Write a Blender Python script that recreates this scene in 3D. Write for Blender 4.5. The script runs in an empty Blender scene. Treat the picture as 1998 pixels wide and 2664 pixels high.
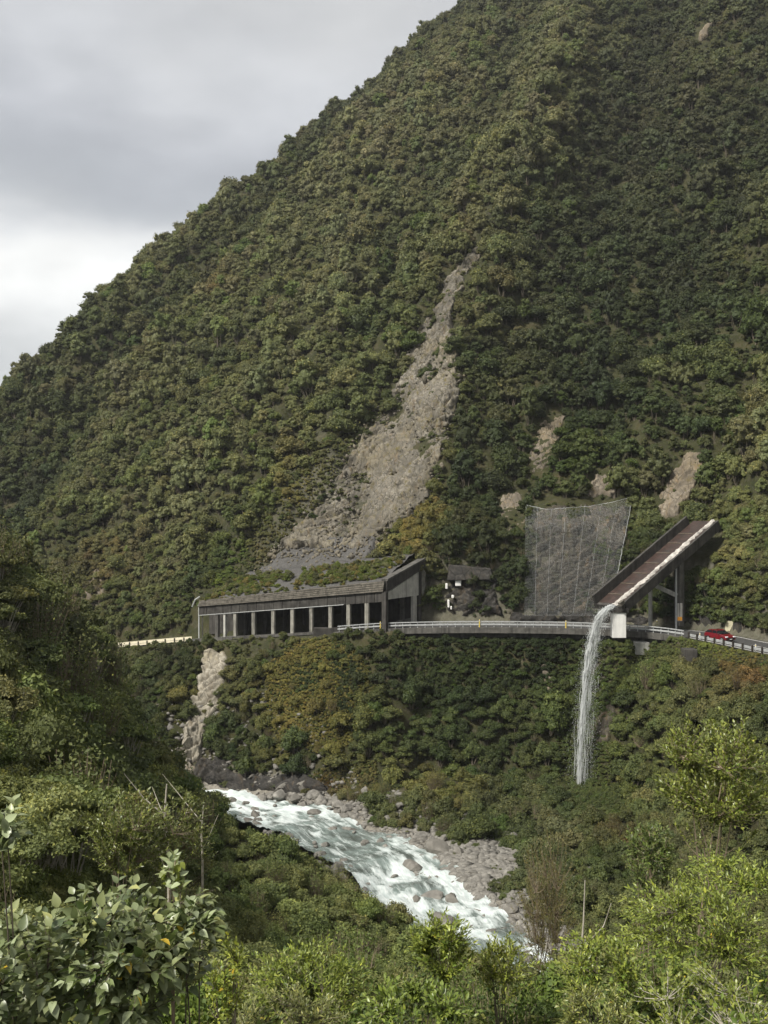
import bpy, math, random
import numpy as np
from mathutils import Vector, Matrix, Euler

R = math.radians
scene = bpy.context.scene
col = scene.collection
rng = np.random.default_rng(7)
random.seed(7)

# ------------------------------------------------------------------ camera
FPX = 2700.0                     # focal length in photograph pixels (frame 1998 x 2664)
CU, CV = 999.0, 1332.0
cam_d = bpy.data.cameras.new('camera')
cam_d.sensor_fit = 'VERTICAL'
cam_d.sensor_height = 24.0
cam_d.lens = 24.0 * FPX / 2664.0
cam_d.clip_start = 0.1
cam_d.clip_end = 6000
cam = bpy.data.objects.new('camera', cam_d)
cam.rotation_euler = (R(90), 0, 0)
col.objects.link(cam)
scene.camera = cam

# ------------------------------------------------------------------ sky, sun, exposure
SUN_AZ = (-0.74, -0.58)          # plan direction towards the sun (left, a little behind the viewer)
SUN_EL = 47.0
world = bpy.data.worlds.new('World')
scene.world = world
world.use_nodes = True
wn, wl = world.node_tree.nodes, world.node_tree.links
wn.clear()
out = wn.new('ShaderNodeOutputWorld')
bg = wn.new('ShaderNodeBackground')
sky = wn.new('ShaderNodeTexSky')
sky.sky_type = 'NISHITA'
sky.sun_disc = False
sky.sun_elevation = R(SUN_EL)
sky.sun_rotation = math.atan2(SUN_AZ[0], SUN_AZ[1])
skm = wn.new('ShaderNodeVectorMath'); skm.operation = 'SCALE'; skm.inputs['Scale'].default_value = 0.10
wl.new(sky.outputs[0], skm.inputs[0])
tc = wn.new('ShaderNodeTexCoord')
sep = wn.new('ShaderNodeSeparateXYZ')
wl.new(tc.outputs['Generated'], sep.inputs[0])
def wnoise(scale, vec_scale, detail, rough, loc=(0, 0, 0)):
    mp = wn.new('ShaderNodeMapping'); mp.inputs['Scale'].default_value = vec_scale; mp.inputs['Location'].default_value = loc
    wl.new(tc.outputs['Generated'], mp.inputs[0])
    n = wn.new('ShaderNodeTexNoise'); n.inputs['Scale'].default_value = scale
    n.inputs['Detail'].default_value = detail; n.inputs['Roughness'].default_value = rough
    wl.new(mp.outputs[0], n.inputs[0])
    return n
def wmath(op, a, b=None, c=None):
    m = wn.new('ShaderNodeMath'); m.operation = op
    for i, x in enumerate((a, b, c)):
        if x is None: continue
        if isinstance(x, (int, float)): m.inputs[i].default_value = x
        else: wl.new(x, m.inputs[i])
    return m.outputs[0]
n1 = wnoise(3.2, (1, 1, 2.2), 5, 0.5, (3.1, 0.4, 1.7))
n2 = wnoise(9.0, (1, 1, 2.0), 4, 0.5, (0.2, 2.4, 0.7))
# layered cloud decks: elevation bent by noise, then a ramp of cloud radiance
el = wmath('ADD', sep.outputs['Z'], wmath('MULTIPLY', wmath('SUBTRACT', n1.outputs['Fac'], 0.5), 0.17))
el = wmath('ADD', el, wmath('MULTIPLY', wmath('SUBTRACT', n2.outputs['Fac'], 0.5), 0.05))
ramp = wn.new('ShaderNodeValToRGB')
ramp.color_ramp.interpolation = 'B_SPLINE'
cr = ramp.color_ramp.elements
cr[0].position = 0.0; cr[0].color = (0.55, 0.56, 0.57, 1)
cr[1].position = 1.0; cr[1].color = (0.62, 0.62, 0.62, 1)
for p, c in ((0.13, (0.60, 0.61, 0.61)), (0.185, (0.90, 0.90, 0.88)), (0.225, (1.08, 1.07, 1.03)), (0.262, (0.52, 0.535, 0.555)), (0.295, (0.40, 0.415, 0.44)),
             (0.345, (0.48, 0.49, 0.52)), (0.39, (0.66, 0.67, 0.69)), (0.44, (0.57, 0.572, 0.575)), (0.50, (0.62, 0.62, 0.61)), (0.7, (0.62, 0.62, 0.61))):
    e = cr.new(p); e.color = (*c, 1)
wl.new(el, ramp.inputs[0])
var = wmath('ADD', 0.57, wmath('MULTIPLY', wmath('SUBTRACT', n2.outputs['Fac'], 0.5), 0.30))
vm = wn.new('ShaderNodeVectorMath'); vm.operation = 'SCALE'
wl.new(ramp.outputs[0], vm.inputs[0]); wl.new(var, vm.inputs['Scale'])
mix = wn.new('ShaderNodeMixRGB'); mix.inputs[0].default_value = 0.93
wl.new(skm.outputs[0], mix.inputs[1]); wl.new(vm.outputs[0], mix.inputs[2])
wl.new(mix.outputs[0], bg.inputs[0]); bg.inputs[1].default_value = 1.0
wl.new(bg.outputs[0], out.inputs[0])

sd = bpy.data.lights.new('sun', 'SUN')
sd.energy = 3.2
sd.angle = R(9)
sd.color = (1.0, 0.96, 0.885)
sun = bpy.data.objects.new('sun', sd)
sv = Vector((SUN_AZ[0] * math.cos(R(SUN_EL)), SUN_AZ[1] * math.cos(R(SUN_EL)), 0))
sv = sv.normalized() * math.cos(R(SUN_EL)) + Vector((0, 0, math.sin(R(SUN_EL))))
sun.rotation_euler = sv.to_track_quat('Z', 'Y').to_euler()
col.objects.link(sun)
scene.view_settings.view_transform = 'Standard'
scene.view_settings.look = 'None'
scene.view_settings.gamma = 1.0
scene.view_settings.exposure = 0.95
scene.cycles.max_bounces = 4
scene.cycles.diffuse_bounces = 2
scene.cycles.glossy_bounces = 1
scene.cycles.transmission_bounces = 2
scene.cycles.transparent_max_bounces = 12
scene.cycles.use_denoising = True
scene.cycles.use_adaptive_sampling = True
scene.cycles.adaptive_threshold = 0.02
scene.cycles.volume_bounces = 0

# ------------------------------------------------------------------ noise helpers
def _hash(ix, iy, iz, seed):
    h = (ix.astype(np.int64) * 374761393 + iy.astype(np.int64) * 668265263 + iz.astype(np.int64) * 2147483647 + seed * 144665) & 0x7fffffff
    h = ((h ^ (h >> 13)) * 1274126177) & 0x7fffffff
    h = ((h ^ (h >> 16)) * 974634777) & 0x7fffffff
    return ((h ^ (h >> 11)) & 0xffff) / 65535.0
def vnoise(x, y, z=None, seed=0):
    x = np.asarray(x, float); y = np.asarray(y, float); z = np.zeros_like(x) if z is None else np.asarray(z, float)
    ix, iy, iz = np.floor(x), np.floor(y), np.floor(z)
    fx, fy, fz = x - ix, y - iy, z - iz
    fx = fx * fx * (3 - 2 * fx); fy = fy * fy * (3 - 2 * fy); fz = fz * fz * (3 - 2 * fz)
    r = 0
    for dx in (0, 1):
        for dy in (0, 1):
            for dz in (0, 1):
                w = (fx if dx else 1 - fx) * (fy if dy else 1 - fy) * (fz if dz else 1 - fz)
                r = r + w * _hash(ix + dx, iy + dy, iz + dz, seed)
    return r * 2 - 1
def fbm(x, y, z=None, seed=0, octv=4, gain=0.5):
    r, a, f = 0, 1.0, 1.0
    for i in range(octv):
        r = r + a * vnoise(np.asarray(x) * f, np.asarray(y) * f, None if z is None else np.asarray(z) * f, seed + i * 17)
        a *= gain; f *= 2.03
    return r
def cells(P, seed=0):
    """3-D cellular noise: returns distance to the border and two random values of the nearest cell."""
    b = np.floor(P)
    best = np.full(len(P), 9.0); second = np.full(len(P), 9.0); r1 = np.zeros(len(P)); off = np.zeros_like(P)
    for dx in (-1, 0, 1):
        for dy in (-1, 0, 1):
            for dz in (-1, 0, 1):
                c = b + (dx, dy, dz)
                q = c + np.stack([_hash(c[:, 0], c[:, 1], c[:, 2], seed + k) for k in (1, 2, 3)], 1)
                d = np.linalg.norm(P - q, axis=1)
                nb = d < best
                second = np.where(nb, best, np.minimum(second, d))
                r1 = np.where(nb, _hash(c[:, 0], c[:, 1], c[:, 2], seed + 9), r1)
                off = np.where(nb[:, None], P - q, off)
                best = np.where(nb, d, best)
    return second - best, r1, off
def smax(a, b, k): return 0.5 * (a + b + np.sqrt((a - b) ** 2 + k * k))
def smin(a, b, k): return 0.5 * (a + b - np.sqrt((a - b) ** 2 + k * k))
def sstep(e0, e1, x):
    t = np.clip((x - e0) / (e1 - e0), 0, 1); return t * t * (3 - 2 * t)

# ------------------------------------------------------------------ plan of the place (metres; viewer at the origin, looking along +y)
# valley-side edge of the road, from beyond the right of the view to the far left
EDGE = np.array([(72, 84, -17.4), (60, 108, -18.0), (54, 121, -18.2), (48.5, 131, -18.1), (43.8, 139, -17.6), (40.3, 145, -17.35), (35.4, 148.5, -17.2), (29, 150.6, -17.1), (22.4, 152, -17.1),
                 (11.5, 154.3, -17.3), (0, 157.5, -17.9), (-9, 161, -18.9), (-18.3, 165.5, -20.0), (-31.3, 173.5, -21.6), (-41.3, 180, -23.1), (-52, 187, -24.8),
                 (-66, 193, -26.5), (-100, 203, -31), (-170, 218, -38)], float)
RIVER = np.array([(62, 50, -36.6), (45, 56, -37.0), (32, 64, -37.4), (22, 73, -37.8), (14.8, 80.5, -38.1), (8.9, 91, -38.5), (5.0, 103, -38.9), (1.2, 117, -39.3),
                  (-4.7, 127.5, -39.7), (-12.2, 138, -40.1), (-19.5, 145, -40.4), (-30, 152, -41), (-43, 156.5, -41.4), (-58, 162, -42), (-90, 172, -43.5), (-170, 190, -47)], float)
def resample(P, n):
    # Catmull-Rom through the points
    out = []
    for i in range(len(P) - 1):
        p0, p1, p2, p3 = P[max(i - 1, 0)], P[i], P[i + 1], P[min(i + 2, len(P) - 1)]
        for t in np.arange(n) / n:
            out.append(0.5 * ((2 * p1) + (-p0 + p2) * t + (2 * p0 - 5 * p1 + 4 * p2 - p3) * t * t + (-p0 + 3 * p1 - 3 * p2 + p3) * t ** 3))
    out.append(P[-1])
    return np.array(out)
EDGE_S = resample(EDGE, 5)
RIVER_S = resample(RIVER, 5)
def polydist(x, y, L):
    """signed plan distance to polyline L (positive to its right-hand side when walking along it) and z on it"""
    best = np.full(x.shape, 1e9); zz = np.zeros(x.shape); sg = np.ones(x.shape)
    for a, b in zip(L[:-1], L[1:]):
        d = b[:2] - a[:2]; ll = d @ d
        t = np.clip(((x - a[0]) * d[0] + (y - a[1]) * d[1]) / ll, 0, 1)
        px, py = a[0] + t * d[0] - x, a[1] + t * d[1] - y
        dd = px * px + py * py
        m = dd < best
        best = np.where(m, dd, best); zz = np.where(m, a[2] + t * (b[2] - a[2]), zz)
        sg = np.where(m, np.sign((x - a[0]) * d[1] - (y - a[1]) * d[0]), sg)
    return np.sqrt(best) * sg, zz
# both lines run right -> left, so "right-hand side" is the far (mountain) side
NEAR = np.array([(0, -10, -0.5), (-20, -10, 6), (20, -10, 0), (0, 0, -1.9), (-6, 0, -0.9), (6, 0, -1.8), (0, 8, -5.6), (-5, 9, -5.6), (8, 10, -6.2), (-15, 10, -1), (20, 10, -4),
                 (0, 25, -13.5), (-8, 25, -11), (-14, 25, -7), (9, 26, -13.0), (20, 25, -11), (0, 40, -20), (-8, 40, -17.5), (-13, 40, -14), (-20, 40, -6), (10, 40, -21), (25, 40, -19),
                 (0, 55, -26), (-8, 55, -23), (-15, 55, -18.5), (-22, 55, -10), (12, 55, -27.5), (1, 72, -29.6), (-6, 80, -28), (-14, 84, -25.8), (-8, 68, -26.3), (-18, 68, -22.5),
                 (-20, 85, -24.5), (-22.3, 85, -19), (-24.5, 85, -11.5), (-26.7, 85, -6), (-31.5, 85, -0.5), (-42, 85, 9), (-24, 100, -27.5), (-24, 115, -35), (-24, 130, -38), (-29, 100, -19.5), (-29, 115, -29),
                 (-35, 100, -10), (-35, 120, -23), (-35, 140, -37), (-50, 150, -33), (-60, 100, 6), (-60, 140, -12), (-90, 120, 8), (-110, 60, 25), (-60, 40, 14), (-45, 10, 10),
                 (40, 20, -8), (45, 0, 0), (-170, 100, 25), (-170, 170, -30), (-90, 165, -35)], float)
def tps_fit(P):
    n = len(P); d = np.linalg.norm(P[:, None, :2] - P[None, :, :2], axis=2)
    K = np.where(d > 0, d * d * np.log(d + 1e-9), 0) + np.eye(n) * 8.0
    A = np.zeros((n + 3, n + 3)); A[:n, :n] = K; A[:n, n] = 1; A[:n, n + 1:] = P[:, :2]; A[n, :n] = 1; A[n + 1:, :n] = P[:, :2].T
    return np.linalg.solve(A, np.concatenate([P[:, 2], np.zeros(3)]))
TW = tps_fit(NEAR)
def tps(x, y):
    r = TW[len(NEAR)] + TW[len(NEAR) + 1] * x + TW[len(NEAR) + 2] * y
    for (px, py, _), w in zip(NEAR, TW):
        d2 = (x - px) ** 2 + (y - py) ** 2
        r = r + w * 0.5 * d2 * np.log(d2 + 1e-9)
    return r
CUTX = np.array([-200, -60, -34, -31, 2, 6, 12, 30, 45, 60, 80.]); CUTH = np.array([6, 7, 8, 7.5, 8.0, 11, 14, 15, 10, 7, 6.])
def rib_field(x, y):
    """spurs (+) and gullies (-) running down the mountain"""
    return fbm((0.87 * x - 0.5 * y) / 21 + 0.4 * vnoise(x / 30, y / 30, seed=6), (0.5 * x + 0.87 * y) / 130, seed=3, octv=3)
def height(x, y):
    x = np.asarray(x, float); y = np.asarray(y, float)
    s, zr = polydist(x, y, EDGE_S)
    dr, zw = polydist(x, y, RIVER_S)
    # --- mountain side
    hc = np.interp(x, CUTX, CUTH)
    s2 = s - 8.8
    up = np.maximum(s2, 0)
    cut = np.minimum(up * 3.2, hc)
    past = np.maximum(up - hc / 3.2, 0)
    ribs = 9.0 * rib_field(x, y) + 2.4 * fbm(x / 11, y / 14, seed=8, octv=3)
    face = zr + cut + past * 1.0 + ribs * np.minimum(past / 12, 1) + 0.5 * fbm(x / 3, y / 3, seed=4, octv=3) * np.minimum(up / 2, 1)
    ridge = 55 + 1.15 * (x + 79) + 0.08 * (y - 213) + 3.2 * fbm(x / 26, y / 26, seed=12, octv=4)
    far_up = smin(face, ridge, 6.0)
    # --- road bench and valley side
    under = sstep(1.0, 6.0, x) * (1 - sstep(37, 41, x))                 # the stretch carried by the viaduct
    bench = zr - 0.12 - under * np.where(s < 5.5, np.clip(5.5 - s, 0, 1.2) * 1.6, 0)
    slope = np.interp(x, [-200, -60, -34, -26, -5, 26, 33, 40, 50], [0.9, 1.0, 1.15, 1.6, 1.9, 2.0, 1.45, 0.62, 0.48])
    s0 = s + 1.2 - under * 2.0
    down = bench - slope * np.maximum(-s0, 0) + 1.6 * fbm(x / 9, y / 9, seed=21, octv=4) * np.clip(-s0 / 6, 0, 1)
    d = np.abs(dr)
    bed = zw - 0.9 + np.maximum(d - 4.2, 0) * 0.55
    floor_far = np.where(d < 5.6, bed, zw - 0.1 + (d - 5.6) * 0.06 + np.maximum(d - 12, 0) * 0.02) + 0.35 * fbm(x / 5, y / 5, seed=31, octv=3)
    mound = 3.4 * np.exp(-(((x - 6.5) / 6.5) ** 2 + ((y - 139) / 6.0) ** 2))
    far_dn = smax(down, floor_far + mound, 1.2)
    far = np.where(s > 8.8, far_up, np.where(s > 0, np.where(s > 0, bench, 0), far_dn))
    far = np.where((s <= 0) & (s > -1.2), np.maximum(bench - np.maximum(-s - 0.0, 0) * 0.3 * 0 , far_dn), far)
    # --- viewer's side
    nb = tps(x, y) + 0.9 * fbm(x / 8, y / 8, seed=41, octv=4) * sstep(6, 20, y)
    bank = np.where(d < 5.6, bed, zw - 0.1 + (d - 5.6) * 0.95) + 0.3 * fbm(x / 5, y / 5, seed=31, octv=3)
    near = smin(nb, bank, 1.0)
    return np.where(dr > 0, far, near)

# terrain grid (finer where it is near and in view)
def axis(segs):
    a = []
    for x0, x1, st in segs: a.extend(np.arange(x0, x1, st))
    a.append(segs[-1][1]); return np.array(a)
GX = axis([(-260, -120, 4), (-120, -70, 2), (-70, 70, 0.8), (70, 120, 2), (120, 260, 4)])
GY = axis([(-30, 0, 2), (0, 200, 0.8), (200, 300, 1.6), (300, 470, 3)])
GXX, GYY = np.meshgrid(GX, GY)
GZ = height(GXX, GYY)
def H(x, y):
    """terrain height by bilinear look-up in the built mesh"""
    x = np.asarray(x, float); y = np.asarray(y, float)
    i = np.clip(np.searchsorted(GX, x) - 1, 0, len(GX) - 2); j = np.clip(np.searchsorted(GY, y) - 1, 0, len(GY) - 2)
    a = np.clip((x - GX[i]) / (GX[i + 1] - GX[i]), 0, 1); b = np.clip((y - GY[j]) / (GY[j + 1] - GY[j]), 0, 1)
    return GZ[j, i] * (1 - a) * (1 - b) + GZ[j, i + 1] * a * (1 - b) + GZ[j + 1, i] * (1 - a) * b + GZ[j + 1, i + 1] * a * b
def Hn(x, y, e=0.8):
    gx = (H(x + e, y) - H(x - e, y)) / (2 * e); gy = (H(x, y + e) - H(x, y - e)) / (2 * e)
    n = np.stack([-gx, -gy, np.ones_like(gx)], -1)
    return n / np.linalg.norm(n, axis=-1, keepdims=True)
RAY_Y = np.concatenate([np.arange(6, 100, 0.5), np.arange(100, 220, 0.4), np.arange(220, 460, 1.0)])
def ground_at(u, v, ymin=0.0):
    """the point of the terrain that the photograph's pixel (u, v) looks at"""
    u = np.atleast_1d(np.asarray(u, float)); v = np.atleast_1d(np.asarray(v, float))
    tx, tz = (u - CU) / FPX, (CV - v) / FPX
    Y = RAY_Y[RAY_Y >= ymin]
    res = np.full(u.shape, np.nan); prev = None; py = Y[0]; done = np.zeros(u.shape, bool)
    for yy in Y:
        g = tz * yy - H(tx * yy, np.full(u.shape, yy))
        if prev is not None:
            hit = (~done) & (g <= 0) & (prev > 0)
            t = prev / np.maximum(prev - g, 1e-9)
            res = np.where(hit, py + t * (yy - py), res); done |= hit
        prev = g; py = yy
    return np.stack([tx * res, res, tz * res], -1)
def project(P):
    P = np.asarray(P, float)
    return CU + P[..., 0] / P[..., 1] * FPX, CV - P[..., 2] / P[..., 1] * FPX
def at(u, v, Y): return np.array([(u - CU) / FPX * Y, Y, (CV - v) / FPX * Y])
# ------------------------------------------------------------------ object helpers
def tag(o, label=None, category=None, group=None, kind=None):
    if label: o['label'] = label
    if category: o['category'] = category
    if group: o['group'] = group
    if kind: o['kind'] = kind
    return o
def empty(name, loc=(0, 0, 0), rz=0.0):
    o = bpy.data.objects.new(name, None)
    o.empty_display_size = 0.3
    o.location = loc; o.rotation_euler = (0, 0, rz)
    col.objects.link(o)
    return o
def cross3(a, b): return np.array((a[1] * b[2] - a[2] * b[1], a[2] * b[0] - a[0] * b[2], a[0] * b[1] - a[1] * b[0]))
class MB:
    """collects verts and faces; build() links them as one mesh object"""
    def __init__(self): self.v = []; self.f = []
    def add(self, verts, faces):
        n = len(self.v); self.v.extend([tuple(map(float, p)) for p in verts]); self.f.extend([tuple(i + n for i in f) for f in faces]); return self
    def hexa(self, p):
        """8 corners: bottom 0-3, top 4-7"""
        return self.add(p, [(3, 2, 1, 0), (4, 5, 6, 7), (0, 1, 5, 4), (1, 2, 6, 5), (2, 3, 7, 6), (3, 0, 4, 7)])
    def box(self, c, size, ax=None):
        """box centred at c; ax = three unit axes"""
        c = np.array(c, float); h = np.array(size, float) / 2
        A = np.eye(3) if ax is None else np.array(ax, float)
        q = [c + A[0] * h[0] * sx + A[1] * h[1] * sy + A[2] * h[2] * sz for sz in (-1, 1) for sx, sy in ((-1, -1), (1, -1), (1, 1), (-1, 1))]
        return self.hexa(q)
    def tube(self, pts, rad, n=6, cap=True):
        pts = [np.array(p, float) for p in pts]
        rad = [rad] * len(pts) if np.isscalar(rad) else list(rad)
        base = len(self.v); rings = []
        for i, p in enumerate(pts):
            d = pts[min(i + 1, len(pts) - 1)] - pts[max(i - 1, 0)]; d = d / (math.sqrt(d @ d) + 1e-9)
            a = cross3(d, (0, 0, 1) if abs(d[2]) < 0.9 else (1, 0, 0)); a /= math.sqrt(a @ a); b = cross3(d, a)
            rings.append([p + rad[i] * (math.cos(2 * math.pi * k / n) * a + math.sin(2 * math.pi * k / n) * b) for k in range(n)])
        V = [q for r in rings for q in r]; F = []
        for i in range(len(pts) - 1):
            for k in range(n):
                F.append((i * n + k, i * n + (k + 1) % n, (i + 1) * n + (k + 1) % n, (i + 1) * n + k))
        if cap: F.append(tuple(range(n - 1, -1, -1))); F.append(tuple((len(pts) - 1) * n + k for k in range(n)))
        return self.add(V, F)
    def ribbon(self, A, B):
        n = len(A); return self.add(list(A) + list(B), [(i, i + 1, n + i + 1, n + i) for i in range(n - 1)])
    def prism(self, prof, origin, ax, ay, az, depth):
        """profile (a,b) in plane ax, ay extruded by depth along az, centred"""
        o = np.array(origin, float); ax, ay, az = (np.array(q, float) for q in (ax, ay, az)); n = len(prof)
        V = [o + ax * a + ay * b - az * depth / 2 for a, b in prof] + [o + ax * a + ay * b + az * depth / 2 for a, b in prof]
        return self.add(V, [tuple(range(n - 1, -1, -1)), tuple(range(n, 2 * n))] + [(i, (i + 1) % n, n + (i + 1) % n, n + i) for i in range(n)])
    def mesh(self, name):
        me = bpy.data.meshes.new(name); me.from_pydata(self.v, [], self.f); me.update(); return me
    def build(self, name, mat, parent=None, smooth=False, bevel=0.0):
        me = self.mesh(name); return obj(name, me, mat, parent, smooth, bevel)
def obj(name, me, mat, parent=None, smooth=False, bevel=0.0):
    if mat is not None and not me.materials: me.materials.append(mat)
    if smooth: me.polygons.foreach_set('use_smooth', np.ones(len(me.polygons), bool))
    o = bpy.data.objects.new(name, me); col.objects.link(o)
    if parent is not None:
        o.parent = parent
        o.matrix_parent_inverse = parent_matrix(parent).inverted()
    if bevel:
        m = o.modifiers.new('edge', 'BEVEL'); m.width = bevel; m.segments = 1; m.limit_method = 'ANGLE'
    return o
def parent_matrix(o):
    M = Matrix.LocRotScale(o.location, o.rotation_euler, o.scale)
    return M if o.parent is None else parent_matrix(o.parent) @ o.matrix_parent_inverse @ M
def np_mesh(name, V, F, attrs=None):
    """V (n,3), F (m,k) arrays -> mesh, fast"""
    V = np.asarray(V, np.float32); F = np.asarray(F, np.int32); k = F.shape[1]
    me = bpy.data.meshes.new(name)
    me.vertices.add(len(V)); me.vertices.foreach_set('co', V.ravel())
    me.loops.add(F.size); me.loops.foreach_set('vertex_index', F.ravel())
    me.polygons.add(len(F)); me.polygons.foreach_set('loop_start', np.arange(0, F.size, k, dtype=np.int32)); me.polygons.foreach_set('loop_total', np.full(len(F), k, np.int32))
    for nm, (typ, dom, data) in (attrs or {}).items():
        a = me.attributes.new(nm, typ, dom)
        a.data.foreach_set('value' if typ in ('FLOAT', 'INT') else ('vector' if typ == 'FLOAT_VECTOR' else 'color'), np.asarray(data, np.int32 if typ == 'INT' else np.float32).ravel())
    me.update(calc_edges=True); me.validate()
    return me

# ------------------------------------------------------------------ materials
class NT:
    def __init__(self, name):
        self.m = bpy.data.materials.new(name); self.m.use_nodes = True
        self.n = self.m.node_tree.nodes; self.l = self.m.node_tree.links
        self.b = self.n['Principled BSDF']
        self.out = self.n['Material Output']
        self._tc = None
    def new(self, t, **kw):
        x = self.n.new(t)
        for k, v in kw.items(): setattr(x, k, v)
        return x
    def put(self, sock, v):
        if isinstance(v, (int, float)): sock.default_value = v
        elif isinstance(v, (tuple, list)): sock.default_value = (*v, 1) if (len(v) == 3 and sock.type == 'RGBA') else v
        else: self.l.new(v, sock)
    def co(self, kind='Object'):
        if self._tc is None: self._tc = self.new('ShaderNodeTexCoord')
        return self._tc.outputs[kind]
    def mapped(self, scale, kind='Object', vec=None):
        mp = self.new('ShaderNodeMapping'); mp.inputs['Scale'].default_value = scale
        self.l.new(vec if vec is not None else self.co(kind), mp.inputs[0]); return mp.outputs[0]
    def noise(self, scale, detail=4, rough=0.55, vec=None, dist=0.0):
        x = self.new('ShaderNodeTexNoise'); x.inputs['Scale'].default_value = scale; x.inputs['Detail'].default_value = detail
        x.inputs['Roughness'].default_value = rough; x.inputs['Distortion'].default_value = dist
        self.l.new(vec if vec is not None else self.co(), x.inputs[0]); return x.outputs['Fac']
    def voro(self, scale, feature='F1', vec=None, out=None):
        x = self.new('ShaderNodeTexVoronoi', feature=feature); x.inputs['Scale'].default_value = scale
        self.l.new(vec if vec is not None else self.co(), x.inputs[0]); return x.outputs[out or 'Distance']
    def ramp(self, fac, stops, interp='LINEAR'):
        x = self.new('ShaderNodeValToRGB'); x.color_ramp.interpolation = interp; e = x.color_ramp.elements
        e[0].position = stops[0][0]; e[0].color = (*stops[0][1], 1); e[1].position = stops[-1][0]; e[1].color = (*stops[-1][1], 1)
        for p, c in stops[1:-1]: q = e.new(p); q.color = (*c, 1)
        self.put(x.inputs[0], fac); return x.outputs[0]
    def mix(self, fac, a, b, mode='MIX'):
        x = self.new('ShaderNodeMixRGB', blend_type=mode); self.put(x.inputs[0], fac); self.put(x.inputs[1], a); self.put(x.inputs[2], b); return x.outputs[0]
    def math(self, op, a, b=0.0, clamp=False):
        x = self.new('ShaderNodeMath', operation=op); x.use_clamp = clamp; self.put(x.inputs[0], a); self.put(x.inputs[1], b); return x.outputs[0]
    def rng(self, v, a, b, c=0.0, d=1.0):
        x = self.new('ShaderNodeMapRange'); x.clamp = True
        for i, q in enumerate((v, a, b, c, d)): self.put(x.inputs[i], q)
        return x.outputs[0]
    def attr(self, name, typ='GEOMETRY', out='Fac'):
        x = self.new('ShaderNodeAttribute', attribute_type=typ); x.attribute_name = name; return x.outputs[out]
    def bump(self, h, strength=0.5, dist=0.05):
        x = self.new('ShaderNodeBump'); x.inputs['Strength'].default_value = strength; x.inputs['Distance'].default_value = dist
        self.l.new(h, x.inputs['Height']); self.l.new(x.outputs[0], self.b.inputs['Normal'])
    def set(self, color=None, rough=None, spec=None, metal=None):
        if color is not None: self.put(self.b.inputs['Base Color'], color)
        if rough is not None: self.put(self.b.inputs['Roughness'], rough)
        if spec is not None: self.put(self.b.inputs['Specular IOR Level'], spec)
        if metal is not None: self.put(self.b.inputs['Metallic'], metal)
        return self
M = {}
def simple(name, c, rough=0.7, metal=0.0, var=0.25, scale=2.0, spec=0.3, streak=0.0):
    t = NT(name)
    n = t.noise(scale, 5, 0.6)
    c2 = tuple(min(1, q * (1 + var)) for q in c); c1 = tuple(q * (1 - var) for q in c)
    k = t.ramp(n, [(0.3, c1), (0.7, c2)])
    if streak:
        st = t.noise(1.0, 4, 0.6, vec=t.mapped((2.2, 2.2, 0.16)))
        k = t.mix(t.rng(st, 0.47, 0.66, 0.0, streak), k, tuple(q * 0.22 for q in c))
    t.set(k, rough, spec, metal); t.bump(n, 0.3, 0.02)
    M[name] = t.m
    return t
# ground under the bush: leaf litter, moss and earth
t = NT('hillside_ground')
n = t.noise(0.35, 6, 0.6); n2 = t.noise(2.5, 4, 0.6)
k = t.ramp(n, [(0.3, (0.016, 0.018, 0.008)), (0.5, (0.035, 0.035, 0.014)), (0.7, (0.055, 0.045, 0.022))])
k = t.mix(t.rng(n2, 0.45, 0.75, 0, 0.6), k, (0.04, 0.05, 0.012))
stone = t.ramp(t.noise(1.6, 6, 0.65), [(0.3, (0.10, 0.092, 0.075)), (0.7, (0.27, 0.25, 0.21))])
k = t.mix(t.rng(t.noise(0.9, 7, 0.72), 0.52, 0.66, 0, 0.45), k, t.ramp(t.noise(3.0, 6, 0.7), [(0.3, (0.03, 0.026, 0.02)), (0.7, (0.15, 0.13, 0.10))]))
k = t.mix(t.attr('bare'), k, stone)
t.set(k, 0.9, 0.2); t.bump(n2, 0.6, 0.2); M['ground'] = t.m
def rock_material(name, dark, mid, light, moss=0.25, rust=0.2, scale=1.0, grass=(0.11, 0.09, 0.025)):
    t = NT(name)
    big = t.noise(0.16 * scale, 4, 0.6); fine = t.noise(2.2 * scale, 7, 0.68); veins = t.noise(1.1 * scale, 5, 0.6, vec=t.mapped((1.0, 0.8, 0.35)), dist=0.6)
    k = t.ramp(fine, [(0.28, dark), (0.5, mid), (0.72, light)])
    k = t.mix(t.rng(big, 0.40, 0.60, 0.0, 0.6), k, tuple(0.5 * q for q in mid))
    k = t.mix(t.rng(t.noise(0.10 * scale, 4, 0.6, dist=0.4), 0.5, 0.62, 0.0, 0.5), k, (mid[0] * 1.1, mid[1] * 1.03, mid[2] * 0.82))
    crack = t.voro(0.75 * scale, 'DISTANCE_TO_EDGE', vec=t.mapped((1.0, 0.7, 0.55)))
    k = t.mix(t.rng(crack, 0.0, 0.05, 0.75, 0.0), k, tuple(0.35 * q for q in dark))
    k = t.mix(t.rng(veins, 0.56, 0.66, 0.0, rust), k, (0.20, 0.13, 0.06))
    k = t.mix(t.rng(t.noise(0.5 * scale, 4, 0.6, vec=t.mapped((1.0, 1.0, 0.35))), 0.48, 0.62, 0.0, 0.75), k, tuple(0.55 * q for q in mid))
    k = t.mix(t.rng(t.noise(0.9 * scale, 6, 0.7), 0.60 - 0.1 * moss, 0.72, 0.0, min(1, moss * 2)), k, grass)
    t.set(k, 0.85, 0.25); t.bump(t.math('ADD', fine, t.math('MULTIPLY', crack, 1.2)), 0.8, 0.12)
    M[name] = t.m
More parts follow.
